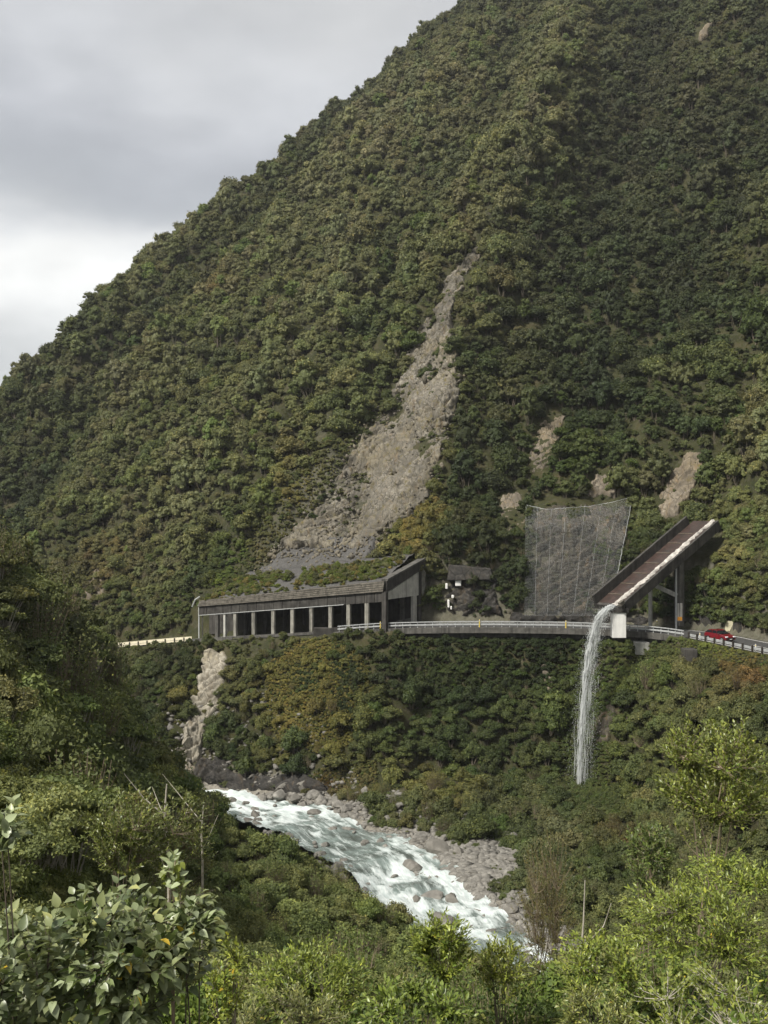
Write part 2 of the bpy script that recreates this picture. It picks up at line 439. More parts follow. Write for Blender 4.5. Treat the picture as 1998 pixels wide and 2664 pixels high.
rock_material('slide_rock', (0.055, 0.049, 0.039), (0.165, 0.149, 0.119), (0.31, 0.285, 0.235), 0.6, 0.3)
rock_material('pale_rock', (0.16, 0.14, 0.11), (0.32, 0.29, 0.23), (0.46, 0.43, 0.36), 0.15, 0.3, 0.9)
rock_material('cut_rock', (0.03, 0.027, 0.021), (0.08, 0.07, 0.054), (0.16, 0.142, 0.11), 0.6, 0.35, 0.8, (0.05, 0.052, 0.018))
rock_material('tan_rock', (0.075, 0.064, 0.048), (0.18, 0.152, 0.115), (0.31, 0.27, 0.21), 0.45, 0.4, 0.9, (0.13, 0.10, 0.03))
rock_material('wet_rock', (0.018, 0.017, 0.016), (0.045, 0.042, 0.038), (0.10, 0.092, 0.08), 0.2, 0.15, 0.8, (0.04, 0.04, 0.015))
t = NT('scree'); f = t.noise(3.5, 8, 0.75); v = t.voro(2.6, out='Color')
k = t.ramp(f, [(0.25, (0.045, 0.043, 0.041)), (0.55, (0.10, 0.096, 0.09)), (0.8, (0.18, 0.172, 0.16))])
k = t.mix(0.35, k, t.ramp(t.voro(2.6), [(0.0, (0.13, 0.125, 0.118)), (0.6, (0.06, 0.058, 0.055))])); t.set(k, 0.9, 0.2); t.bump(f, 0.9, 0.15); M['scree'] = t.m
t = NT('boulder_stone'); o = t.new('ShaderNodeObjectInfo'); f = t.noise(1.7, 6, 0.65)
k = t.ramp(f, [(0.3, (0.095, 0.09, 0.08)), (0.55, (0.195, 0.184, 0.162)), (0.75, (0.33, 0.315, 0.28))])
k = t.mix(t.rng(o.outputs['Random'], 0, 1, 0, 0.55), k, (0.105, 0.096, 0.08)); t.set(k, 0.75, 0.3); t.bump(f, 0.7, 0.1); M['boulder'] = t.m

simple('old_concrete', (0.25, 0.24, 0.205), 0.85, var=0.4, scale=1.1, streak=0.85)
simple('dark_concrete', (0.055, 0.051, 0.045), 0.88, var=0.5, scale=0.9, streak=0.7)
simple('pale_concrete', (0.42, 0.41, 0.37), 0.8, var=0.18, scale=1.3, streak=0.5)
simple('grey_concrete', (0.095, 0.09, 0.08), 0.85, var=0.4, scale=1.2, streak=0.7)
simple('white_paint', (0.76, 0.75, 0.71), 0.6, var=0.06, scale=1.5, streak=0.22)
simple('plank_wood', (0.135, 0.122, 0.10), 0.9, var=0.5, scale=1.5)
simple('asphalt', (0.055, 0.054, 0.052), 0.8, var=0.3, scale=3)
simple('road_line', (0.72, 0.71, 0.66), 0.6, var=0.15, scale=4)
simple('galvanised', (0.40, 0.41, 0.405), 0.5, metal=0.2, var=0.25, scale=3)
simple('post_grey', (0.42, 0.43, 0.42), 0.6, var=0.15, scale=4)
simple('post_dark', (0.035, 0.030, 0.024), 0.8, var=0.3, scale=4)
simple('cream_rail', (0.68, 0.62, 0.46), 0.6, var=0.12, scale=2)
simple('marker_yellow', (0.75, 0.55, 0.06), 0.5, var=0.1)
simple('board_cream', (0.52, 0.48, 0.33), 0.7, var=0.1, scale=1.5)
simple('net_wire', (0.36, 0.37, 0.365), 0.5, metal=0.3, var=0.1)
t = NT('algae_floor'); f = t.noise(1.6, 6, 0.65); g = t.noise(0.8, 5, 0.6, vec=t.mapped((1.3, 1.3, 0.35)))
k = t.ramp(f, [(0.3, (0.022, 0.016, 0.013)), (0.55, (0.05, 0.031, 0.025)), (0.75, (0.095, 0.058, 0.045))]); k = t.mix(t.rng(g, 0.5, 0.66, 0, 0.7), k, (0.035, 0.03, 0.025)); t.set(k, 0.45, 0.5); t.bump(f, 0.5, 0.05); M['algae_floor'] = t.m
simple('bark', (0.12, 0.10, 0.075), 0.9, var=0.4, scale=6)
simple('pale_bark', (0.36, 0.33, 0.27), 0.9, var=0.3, scale=6)
simple('twig', (0.21, 0.165, 0.115), 0.9, var=0.3, scale=6)
simple('rubber', (0.012, 0.012, 0.012), 0.8, var=0.2)
simple('orange_label', (0.75, 0.33, 0.04), 0.6, var=0.1)
t = NT('car_paint'); t.set((0.16, 0.006, 0.012), 0.3, 0.5, 0.15); t.b.inputs['Coat Weight'].default_value = 0.8; M['car_paint'] = t.m
t = NT('car_glass'); t.set((0.012, 0.014, 0.016), 0.06, 0.6); M['car_glass'] = t.m
t = NT('alloy'); t.set((0.55, 0.55, 0.56), 0.3, 0.5, 0.8); M['alloy'] = t.m
t = NT('lamp_glass'); t.set((0.85, 0.86, 0.88), 0.15, 0.6); M['lamp_glass'] = t.m
t = NT('black_trim'); t.set((0.015, 0.015, 0.016), 0.5, 0.4); M['black_trim'] = t.m

def foliage_material(name, trans=0.22, hue=0.35, rough=0.6, spec=0.25):
    """leaf colour = the plant's own 'tint', varied leaf by leaf"""
    t = NT(name)
    tint = t.attr('tint', 'INSTANCER', 'Color'); var = t.attr('leafvar')
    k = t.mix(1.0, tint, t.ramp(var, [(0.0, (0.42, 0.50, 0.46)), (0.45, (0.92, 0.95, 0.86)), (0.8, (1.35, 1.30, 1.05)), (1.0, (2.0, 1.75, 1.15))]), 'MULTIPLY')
    t.set(k, rough, spec)
    if trans:
        tr = t.new('ShaderNodeBsdfTranslucent'); t.put(tr.inputs[0], t.mix(1.0, k, (1.1, 1.15, 0.8), 'MULTIPLY'))
        ms = t.new('ShaderNodeMixShader'); ms.inputs[0].default_value = trans
        t.l.new(t.b.outputs[0], ms.inputs[1]); t.l.new(tr.outputs[0], ms.inputs[2]); t.l.new(ms.outputs[0], t.out.inputs[0])
    M[name] = t.m
foliage_material('foliage')
foliage_material('leaf', 0.25, rough=0.36, spec=0.5)

# river water: clear teal between white broken water
t = NT('river_water')
uvx = t.attr('flow', out='Vector')
f1 = t.noise(1.0, 6, 0.62, vec=t.mapped((0.8, 0.16, 1.0), vec=uvx), dist=0.9)
f2 = t.noise(1.0, 6, 0.7, vec=t.mapped((3.0, 0.55, 1.0), vec=uvx), dist=0.6)
fo = t.math('ADD', t.math('ADD', t.math('MULTIPLY', f1, 0.75), t.math('MULTIPLY', f2, 0.35)), t.math('MULTIPLY', t.attr('foam'), 0.55))
fm = t.rng(fo, 0.56, 0.76)
k = t.mix(t.rng(t.noise(0.3, 3, 0.5), 0.35, 0.65), (0.075, 0.088, 0.078), (0.18, 0.225, 0.208))
k = t.mix(t.rng(fo, 0.50, 0.66, 0, 0.6), k, (0.40, 0.455, 0.43))
k = t.mix(fm, k, t.mix(t.rng(f2, 0.4, 0.65), (0.46, 0.52, 0.505), (0.66, 0.69, 0.675))); t.set(k, t.rng(fm, 0, 1, 0.12, 0.7), 0.5); t.bump(f2, 0.7, 0.15); M['river'] = t.m
t = NT('falling_water'); t.set((0.86, 0.88, 0.87), 0.4, 0.5)
tr = t.new('ShaderNodeBsdfTransparent'); tl = t.new('ShaderNodeBsdfTranslucent'); tl.inputs[0].default_value = (0.85, 0.88, 0.87, 1)
m1 = t.new('ShaderNodeMixShader'); m1.inputs[0].default_value = 0.4; m2 = t.new('ShaderNodeMixShader'); m2.inputs[0].default_value = 0.25
t.l.new(t.b.outputs[0], m1.inputs[1]); t.l.new(tl.outputs[0], m1.inputs[2]); t.l.new(m1.outputs[0], m2.inputs[1]); t.l.new(tr.outputs[0], m2.inputs[2]); t.l.new(m2.outputs[0], t.out.inputs[0]); M['fall'] = t.m
simple('foam_stream', (0.42, 0.395, 0.355), 0.5, var=0.45, scale=2.2)

# ------------------------------------------------------------------ terrain
nx, ny = len(GX), len(GY)
idx = np.arange(nx * ny).reshape(ny, nx)
quads = np.stack([idx[:-1, :-1], idx[:-1, 1:], idx[1:, 1:], idx[1:, :-1]], -1).reshape(-1, 4)
GS, GZR = polydist(GXX, GYY, EDGE_S)
GDR, GZW = polydist(GXX, GYY, RIVER_S)
low_ = sstep(3.2, 1.4, GZ - GZW)
bare = sstep(13, 9.5, np.abs(GDR)) * low_ * (GYY < 190)
bare = np.maximum(bare, np.exp(-(((GXX - 10.5) / 6) ** 2 + ((GYY - 115) / 7) ** 2)) * 1.3)      # fan of the side stream
bare = np.maximum(bare, 0.35 * ((GS > 8) & (GS < 12) & (GXX > 5)))
bare = np.maximum(bare, 0.45 * np.exp(-(((GXX + 11) / 9) ** 2 + ((GYY - 186) / 16) ** 2)))
bare = np.clip(bare, 0, 1)
terr = obj('hillside', np_mesh('hillside', np.stack([GXX, GYY, GZ], -1).reshape(-1, 3), quads, {'bare': ('FLOAT', 'POINT', bare.ravel())}), M['ground'], smooth=True)
tag(terr, kind='structure')
# far spur that closes the valley behind the ridge on the left, and the ground plain to the horizon
def far_hills():
    xs = np.linspace(-1200, 500, 90); ys = np.linspace(470, 1220, 60)
    X, Y = np.meshgrid(xs, ys)
    Z = -60 + 0.155 * np.maximum(-(X + 60), 0) * sstep(460, 700, Y) + 26 * fbm(X / 260, Y / 260, seed=61, octv=4) - 50 * sstep(-100, 300, X)
    i = np.arange(X.size).reshape(X.shape)
    o = obj('far_hills', np_mesh('far_hills', np.stack([X, Y, Z], -1).reshape(-1, 3), np.stack([i[:-1, :-1], i[:-1, 1:], i[1:, 1:], i[1:, :-1]], -1).reshape(-1, 4)), M['ground'], smooth=True)
    tag(o, kind='structure')
far_hills()
mb = MB(); S = 1240
mb.add([(-S, -S, -75), (S, -S, -75), (S, S, -75), (-S, S, -75)], [(0, 1, 2, 3)])
tag(mb.build('ground', M['ground']), kind='structure')

# ------------------------------------------------------------------ bare rock faces (own relief, laid over the hillside)
PATCHES = []
def rock_patch(name, rows, n, m, mat, amp=0.6, cell=1.8, lift=0.5, stretch=(1, 1, 1), label=None, seed=0, ymin=100.0):
    """rows: (v, u_left, u_right) down the photograph; the sheet lies on the terrain there, with blocky relief"""
    rows = sorted(rows); PATCHES.append((rows, name))
    vv = np.linspace(rows[0][0], rows[-1][0], n)
    L = np.interp(vv, [r[0] for r in rows], [r[1] for r in rows]); Rr = np.interp(vv, [r[0] for r in rows], [r[2] for r in rows])
    s = np.linspace(0, 1, m)
    U = L[:, None] + (Rr - L)[:, None] * s; V = np.repeat(vv[:, None], m, 1)
    U = U + 6 * fbm(U / 30, V / 30, seed=seed + 5, octv=3)
    P = ground_at(U.ravel(), V.ravel(), ymin)
    ok = ~np.isnan(P[:, 1])
    P[~ok] = np.nan_to_num(P[~ok])
    N = Hn(P[:, 0], P[:, 1], 2.0)
    Q = P * np.array(stretch) / cell + fbm(P[:, 0] / 2, P[:, 1] / 2, P[:, 2] / 2, seed=seed, octv=2)[:, None] * 0.12
    e1, r1, o1 = cells(Q, seed); e2, r2, o2 = cells(Q * 2.9 + 9.1, seed + 40)
    wob = fbm(P[:, 0] / 5, P[:, 1] / 5, P[:, 2] / 5, seed=seed + 61, octv=3)
    bed = (P @ np.array([-0.50, 0.30, 0.81])) / (cell * 0.8) + 0.7 * wob; jnt = (P @ np.array([0.86, 0.2, 0.47])) / (cell * 1.5) + 0.6 * wob + 0.3 * np.floor(bed)
    fb_, fj_ = bed - np.floor(bed), jnt - np.floor(jnt)
    d = 0.8 * (fb_ ** 0.7 - 0.5) + 0.30 * (fj_ - 0.5) + 0.55 * (r1 - 0.5) + 0.22 * (r2 - 0.5) - 0.25 * np.exp(-e1 * 16) - 0.3 * (np.minimum(fb_, 1 - fb_) < 0.06) - 0.15 * (np.minimum(fj_, 1 - fj_) < 0.05) + 1.15 * fbm(P[:, 0] / 7, P[:, 1] / 7, P[:, 2] / 7, seed=seed + 3, octv=4) + 0.12 * fbm(P[:, 0] * 1.3, P[:, 1] * 1.3, P[:, 2] * 1.3, seed=seed + 4, octv=3)
    a = np.minimum(np.arange(n) / 5, (n - 1 - np.arange(n)) / 5)[:, None]; b = np.minimum(np.arange(m) / 4, (m - 1 - np.arange(m)) / 4)[None, :]
    w = np.minimum(a * 5, b * 4) + 3.2 * fbm(U / 22, V / 22, seed=seed + 8, octv=3) - 1.6
    w = np.clip(np.minimum(w, np.minimum(a * 5, b * 4)) / 2.5, 0, 1).ravel()
    P = P + N * ((lift + amp * d) * w - 1.0 * (1 - w))[:, None]
    i = np.arange(n * m).reshape(n, m)
    F = np.stack([i[:-1, :-1], i[1:, :-1], i[1:, 1:], i[:-1, 1:]], -1).reshape(-1, 4)
    F = F[ok[F].all(1)]
    o = obj(name, np_mesh(name, P, F), mat)
    tag(o, label, kind='structure')
    return o
SLIDE = [(640, 1240, 1275), (720, 1170, 1215), (800, 1128, 1184), (860, 1094, 1176), (930, 1066, 1188), (1000, 1030, 1192), (1080, 985, 1186), (1150, 930, 1160),
         (1230, 880, 1140), (1300, 840, 1116), (1360, 780, 1052), (1400, 745, 1000), (1440, 720, 985)]
rock_patch('rock_slope', SLIDE, 290, 130, M['slide_rock'], 1.0, 2.6, 0.6, (1, 1, 0.7), 'bare grey rock slide scar running diagonally down the forested slope', 1)
rock_patch('scree_apron', [(1395, 770, 985), (1430, 730, 985), (1470, 690, 965), (1500, 650, 930), (1535, 600, 860)], 60, 90, M['scree'], 0.16, 0.8, 0.75, label='grey scree apron above the shelter roof', seed=2)
rock_patch('cliff_rock', [(1200, 1640, 1660), (1070, 1425, 1470), (1110, 1395, 1465), (1160, 1375, 1455)][1:] + [(1200, 1370, 1440), (1245, 1330, 1400)], 40, 40, M['tan_rock'], 0.6, 1.6, 0.4, label='tan outcrop between the slide and the net', seed=3)
rock_patch('cliff_rock', [(1270, 1300, 1360), (1310, 1290, 1370), (1360, 1300, 1372), (1420, 1330, 1375)], 40, 30, M['tan_rock'], 0.6, 1.4, 0.4, label='tan outcrop at the left edge of the net', seed=4)
rock_patch('cliff_rock', [(1170, 1790, 1840), (1230, 1745, 1835), (1290, 1705, 1805), (1360, 1690, 1765)], 44, 36, M['tan_rock'], 0.6, 1.5, 0.4, label='tan outcrop above the concrete chute', seed=5)
rock_patch('cliff_rock', [(1230, 1545, 1600), (1260, 1525, 1610), (1300, 1520, 1600)], 30, 30, M['tan_rock'], 0.5, 1.4, 0.35, label='tan outcrop above the top cable of the net', seed=6)
rock_patch('net_rock', [(1310, 1390, 1640), (1400, 1385, 1640), (1500, 1385, 1590), (1560, 1385, 1580), (1608, 1380, 1590)], 100, 90, M['cut_rock'], 0.7, 1.5, 0.4, (1, 1, 0.5), 'dark rock cutting behind the hanging net', 7)
rock_patch('cliff_rock', [(1480, 1165, 1290), (1540, 1150, 1300), (1608, 1150, 1320)], 50, 50, M['wet_rock'], 0.7, 1.5, 0.4, (1, 1, 0.6), 'black wet rock cutting right of the shelter', 8)
rock_patch('cliff_rock', [(1610, 1320, 1720), (1590, 1320, 1600), (1632, 1320, 1720)], 16, 90, M['wet_rock'], 0.4, 1.0, 0.5, seed=9, label='dark foot of the cutting along the road')
rock_patch('gorge_rock', [(1690, 545, 586), (1730, 524, 600), (1765, 512, 594), (1800, 506, 588), (1850, 492, 570), (1900, 472, 548), (1960, 460, 535), (1990, 452, 528)], 90, 30, M['pale_rock'], 0.95, 1.7, 0.6, (1, 1, 0.6), 'pale broken rock rib below the left end of the shelter', 10)
rock_patch('gorge_rock', [(1945, 450, 492), (1980, 455, 505), (2025, 478, 518)], 40, 26, M['pale_rock'], 0.8, 1.5, 0.8, (0.8, 0.8, 1.3), 'pale slabs at the foot of the rib above the river', 11)
rock_patch('gorge_rock', [(1715, 1405, 1440), (1760, 1405, 1445), (1810, 1415, 1440)], 30, 16, M['tan_rock'], 0.5, 1.2, 0.4, label='pale outcrop left of the waterfall', seed=12)
rock_patch('gorge_rock', [(1700, 1520, 1640), (1780, 1515, 1620), (1870, 1530, 1610), (1960, 1525, 1600)], 50, 30, M['cut_rock'], 0.6, 1.5, 0.35, (1, 1, 0.4), 'dark wet cliff behind the waterfall', 13)
rock_patch('gorge_rock', [(2010, 560, 800), (2045, 560, 860), (2068, 620, 930)], 24, 70, M['wet_rock'], 0.6, 1.3, 0.5, label='dark undercut rock at the far bank of the river', seed=14)
rock_patch('gorge_rock', [(1960, 505, 580), (2000, 505, 610), (2045, 500, 640)], 34, 40, M['wet_rock'], 0.8, 1.5, 0.5, label='dark rock shelf below the pale rib at the river', seed=18)
rock_patch('cliff_rock', [(60, 1825, 1850), (90, 1815, 1850), (115, 1810, 1830)], 16, 14, M['tan_rock'], 0.8, 1.5, 0.8, label='small tan outcrop high on the mountain', seed=15)
rock_patch('earth_slip', [(1390, 315, 335), (1440, 270, 320), (1500, 225, 300), (1560, 195, 270), (1590, 200, 270)], 40, 26, M['tan_rock'], 0.35, 1.2, 0.3, label='rusty earth slip left of the shelter', seed=16)
# ------------------------------------------------------------------ plant prototypes (unit size: crown about 1 m in radius, base at z = 0)
def leaf_quads(P, D, size, rs, jitter=0.6, aspect=0.62, up=0.25):
    """one rhombic leaf spray at each P, facing roughly D"""
    n = len(P)
    N = D + rs.normal(0, jitter, (n, 3)); N[:, 2] += up; N /= np.linalg.norm(N, axis=1, keepdims=True)
    A = np.cross(N, rs.normal(0, 1, (n, 3))); A /= np.linalg.norm(A, axis=1, keepdims=True); B = np.cross(N, A)
    s = (size * rs.uniform(0.6, 1.4, n))[:, None]
    V = np.stack([P - A * s, P - B * s * aspect + N * s * 0.12, P + A * s, P + B * s * aspect + N * s * 0.12], 1).reshape(-1, 3)
    return V, np.arange(4 * n).reshape(n, 4)
ICO = None
def ico_sphere():
    global ICO
    if ICO is None:
        import bmesh
        bm = bmesh.new(); bmesh.ops.create_icosphere(bm, subdivisions=2, radius=1.0)
        ICO = (np.array([v.co[:] for v in bm.verts]), np.array([[v.index for v in f.verts] for f in bm.faces])); bm.free()
    return ICO
def tri_to_quads(F): return np.concatenate([F, F[:, 2:3]], 1)
class Crown:
    def __init__(self, seed): self.rs = np.random.default_rng(seed); self.V = []; self.F = []; self.L = []; self.n = 0
    def put(self, V, F, lv):
        self.V.append(V); self.F.append(F + self.n); self.n += len(V); self.L.append(lv)
    def lobe(self, c, r, n, size, squash=1.0, jitter=0.6, low=-0.35, core=True, base=None):
        rs = self.rs
        D = rs.normal(0, 1, (int(n * 1.6) + 8, 3)); D /= np.linalg.norm(D, axis=1, keepdims=True); D = D[D[:, 2] > low][:n]
        rad = r * (0.74 + 0.5 * rs.random(len(D)) ** 2.2) * (1 + 0.34 * vnoise(D[:, 0] * 2.6 + c[0] * 3, D[:, 1] * 2.6 + c[1] * 3, D[:, 2] * 2.6 + c[2], seed=5))
        P = np.array(c) + D * rad[:, None] * np.array([1, 1, squash])
        V, F = leaf_quads(P, D * 0.8, size, rs, jitter)
        b = rs.uniform(0.25, 0.65) if base is None else base
        lv = np.clip(b + rs.normal(0, 0.17, len(D)), 0, 1)
        self.put(V, F, np.repeat(lv, 4))
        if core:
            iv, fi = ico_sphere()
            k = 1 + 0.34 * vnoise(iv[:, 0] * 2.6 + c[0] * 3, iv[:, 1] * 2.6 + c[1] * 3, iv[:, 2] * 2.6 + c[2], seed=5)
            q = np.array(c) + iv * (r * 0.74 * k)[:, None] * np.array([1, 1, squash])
            self.put(q, tri_to_quads(fi), np.full(len(q), 0.30))  # solid core, darker than most leaves: shade of the leaf gaps painted in
    def mesh(self, name, mat='foliage'):
        V = np.concatenate(self.V); F = np.concatenate(self.F); L = np.concatenate(self.L)
        me = bpy.data.meshes.new(name)
        tri = F[:, 3] == F[:, 2]
        faces = [tuple(f[:3]) if t_ else tuple(f) for f, t_ in zip(F.tolist(), tri)]
        me.from_pydata(V.tolist(), [], faces)
        a = me.attributes.new('leafvar', 'FLOAT', 'POINT'); a.data.foreach_set('value', L.astype(np.float32))
        me.materials.append(M[mat]); me.update()
        return me
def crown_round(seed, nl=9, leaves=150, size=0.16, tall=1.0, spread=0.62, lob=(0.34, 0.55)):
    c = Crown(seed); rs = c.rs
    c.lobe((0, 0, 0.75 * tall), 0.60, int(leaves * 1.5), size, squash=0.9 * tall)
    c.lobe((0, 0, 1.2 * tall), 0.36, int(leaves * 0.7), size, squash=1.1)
    for i in range(nl):
        a = i * 2.4 + rs.uniform(-0.5, 0.5); h = rs.uniform(0.4, 1.35) * tall; rr = spread * rs.uniform(0.55, 1.15) * (1.1 - 0.85 * max(0, h / tall - 0.75))
        r = rs.uniform(*lob)
        c.lobe((rr * math.cos(a), rr * math.sin(a), h), r, int(leaves * (r / 0.45) ** 2), size, squash=rs.uniform(0.65, 1.25))
    return c
def crown_umbrella(seed, nl=11, leaves=130, size=0.13):
    """flat, tufted heads on bare upright stems"""
    c = Crown(seed); rs = c.rs
    for i in range(nl):
        a = i * 2.4; rr = 0.85 * math.sqrt((i + 0.3) / nl); h = 1.35 - 0.55 * rr * rr + rs.uniform(-0.1, 0.1)
        c.lobe((rr * math.cos(a), rr * math.sin(a), h), rs.uniform(0.26, 0.38), leaves, size, squash=0.55, low=-0.1, base=rs.uniform(0.4, 0.75))
    return c
def stems(seed, n=10, top=1.2, spread=0.75, r0=0.03, base=0.12):
    rs = np.random.default_rng(seed); mb = MB()
    for i in range(n):
        a = rs.uniform(0, 6.28); q = spread * math.sqrt(rs.random()); z = top * rs.uniform(0.75, 1.05)
        p0 = np.array([base * math.cos(a), base * math.sin(a), -0.25]); p2 = np.array([q * math.cos(a), q * math.sin(a), z]); p1 = (p0 + p2) / 2 + rs.normal(0, 0.08, 3)
        mb.tube([p0, p1, p2], [r0, r0 * 0.7, r0 * 0.35], 4, cap=False)
    return mb
def crown_twiggy(seed, leaves=700, size=0.055):
    """open, twiggy, small-leaved bush"""
    c = Crown(seed); rs = c.rs
    D = rs.normal(0, 1, (leaves, 3)); D /= np.linalg.norm(D, axis=1, keepdims=True)
    P = D * (rs.random(leaves) ** 0.45)[:, None] * np.array([0.8, 0.8, 1.05]) + np.array([0, 0, 1.0])
    P += 0.18 * rs.normal(0, 1, P.shape)
    V, F = leaf_quads(P, D, size, rs, 1.0, 0.5); c.put(V, F, np.repeat(np.clip(rs.normal(0.45, 0.22, leaves), 0, 1), 4))
    return c
def twigs(seed, n=70, r0=0.022):
    rs = np.random.default_rng(seed); mb = MB()
    for i in range(n):
        a = rs.uniform(0, 6.28); q = 0.85 * math.sqrt(rs.random()); z = rs.uniform(0.9, 2.05) * (1 - 0.3 * q)
        p0 = np.array([0.1 * math.cos(a), 0.1 * math.sin(a), -0.2]); p2 = np.array([q * math.cos(a), q * math.sin(a), z]); p1 = p0 * 0.4 + p2 * 0.6 + np.array([0, 0, -0.12]) + rs.normal(0, 0.07, 3)
        mb.tube([p0, p1, p2], [r0, r0 * 0.6, r0 * 0.22], 3, cap=False)
    return mb
def crown_tussock(seed, n=150, length=1.0):
    c = Crown(seed); rs = c.rs
    a = rs.uniform(0, 6.28, n); out_ = rs.uniform(0.15, 1.0, n) * length; up = rs.uniform(0.35, 0.95, n) * length
    d = np.stack([np.cos(a), np.sin(a), 0 * a], 1); s = np.stack([-np.sin(a), np.cos(a), 0 * a], 1) * 0.05
    p0 = d * 0.06; p1 = d * (out_ * 0.45)[:, None] + np.array([0, 0, 1]) * up[:, None]; p2 = d * out_[:, None] + np.array([0, 0, 1]) * (up * rs.uniform(0.1, 0.9, n))[:, None]
    V = np.stack([p0 - s, p0 + s, p1 + s, p1 - s, p2 + s * 0.3, p2 - s * 0.3], 1).reshape(-1, 3)
    b = np.arange(n)[:, None] * 6
    F = np.concatenate([b + np.array([[0, 1, 2, 3]]), b + np.array([[3, 2, 4, 5]])])
    c.put(V, F, np.repeat(np.clip(rs.normal(0.5, 0.22, n), 0, 1), 6))
    return c
def crown_fern(seed, n=13):
    """rosette of drooping fronds"""
    c = Crown(seed); rs = c.rs
    for i in range(n):
        a = i * 2.4; k = np.arange(14) / 13; ln = rs.uniform(0.8, 1.1)
        d = np.array([math.cos(a), math.sin(a), 0]); s = np.array([-math.sin(a), math.cos(a), 0])
        P = d * (ln * k)[:, None] + np.array([0, 0, 1]) * (0.9 + 0.42 * np.sin(k * 2.3) - 0.35 * k * k)[:, None]
        for sg in (-1, 1):
            w = 0.24 * np.sin(np.pi * np.clip(k * 0.9 + 0.08, 0, 1))
            q = P + s * (sg * w)[:, None] + np.array([0, 0, -0.05])
            V = np.concatenate([P - d * 0.035, P + d * 0.035, q + d * 0.05]); m = len(P); j = np.arange(m)
            c.put(V, np.stack([j, j + m, j + 2 * m, j + 2 * m], 1), np.full(3 * m, np.clip(rs.normal(0.55, 0.15), 0, 1)))
    return c

# kinds: name -> list of (crown mesh, stem mesh or None)
KIND = {}
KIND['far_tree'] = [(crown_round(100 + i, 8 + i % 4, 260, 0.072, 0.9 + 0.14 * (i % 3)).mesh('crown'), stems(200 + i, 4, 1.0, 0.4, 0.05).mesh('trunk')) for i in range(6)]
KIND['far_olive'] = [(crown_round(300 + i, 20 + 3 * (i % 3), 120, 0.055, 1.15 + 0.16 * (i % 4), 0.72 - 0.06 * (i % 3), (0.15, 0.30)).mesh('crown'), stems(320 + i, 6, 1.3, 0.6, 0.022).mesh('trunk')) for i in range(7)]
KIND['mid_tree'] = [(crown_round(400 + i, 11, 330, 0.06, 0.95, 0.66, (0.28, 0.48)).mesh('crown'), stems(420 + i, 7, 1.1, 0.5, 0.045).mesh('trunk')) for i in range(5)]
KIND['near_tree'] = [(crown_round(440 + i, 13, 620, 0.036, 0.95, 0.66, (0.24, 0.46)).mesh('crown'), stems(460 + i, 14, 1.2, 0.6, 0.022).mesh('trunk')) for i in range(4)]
KIND['near_umbrella'] = [(crown_umbrella(540 + i, 13, 560, 0.034).mesh('crown'), stems(560 + i, 34, 1.25, 0.85, 0.016).mesh('trunk')) for i in range(3)]
KIND['umbrella'] = [(crown_umbrella(500 + i, 12, 240, 0.055).mesh('crown'), stems(520 + i, 26, 1.25, 0.85, 0.022).mesh('trunk')) for i in range(3)]
KIND['heath'] = [(crown_round(600 + i, 10, 260, 0.06, 0.6, 0.72, (0.24, 0.4)).mesh('crown'), stems(620 + i, 5, 0.6, 0.5, 0.03).mesh('trunk')) for i in range(4)]
KIND['twiggy'] = [(crown_twiggy(700 + i, 1500, 0.045).mesh('crown'), twigs(720 + i).mesh('trunk')) for i in range(3)]
KIND['tussock'] = [(crown_tussock(800 + i).mesh('blades'), None) for i in range(3)]
KIND['fern'] = [(crown_fern(900 + i).mesh('fronds'), None) for i in range(2)]
for kname, lst in KIND.items():
    for cm, sm in lst:
        if sm is not None: sm.materials.append(M['pale_bark'] if kname in ('umbrella', 'near_umbrella') else M['twig'] if kname == 'twiggy' else M['bark'])

# ------------------------------------------------------------------ where plants grow and what colour they are
DARK = np.array([0.033, 0.043, 0.017]); GREEN = np.array([0.058, 0.067, 0.024]); OLIVE = np.array([0.083, 0.083, 0.036]); BROWN = np.array([0.088, 0.083, 0.046])
FRESH = np.array([0.085, 0.125, 0.024]); GOLD = np.array([0.27, 0.215, 0.07]); RUST = np.array([0.16, 0.085, 0.032]); LIME = np.array([0.15, 0.18, 0.036]); TAN = np.array([0.20, 0.155, 0.085])
DARK, GREEN, OLIVE, BROWN = (np.array(q) * 1.75 for q in (DARK, GREEN, OLIVE, BROWN)); FRESH = FRESH * 1.35
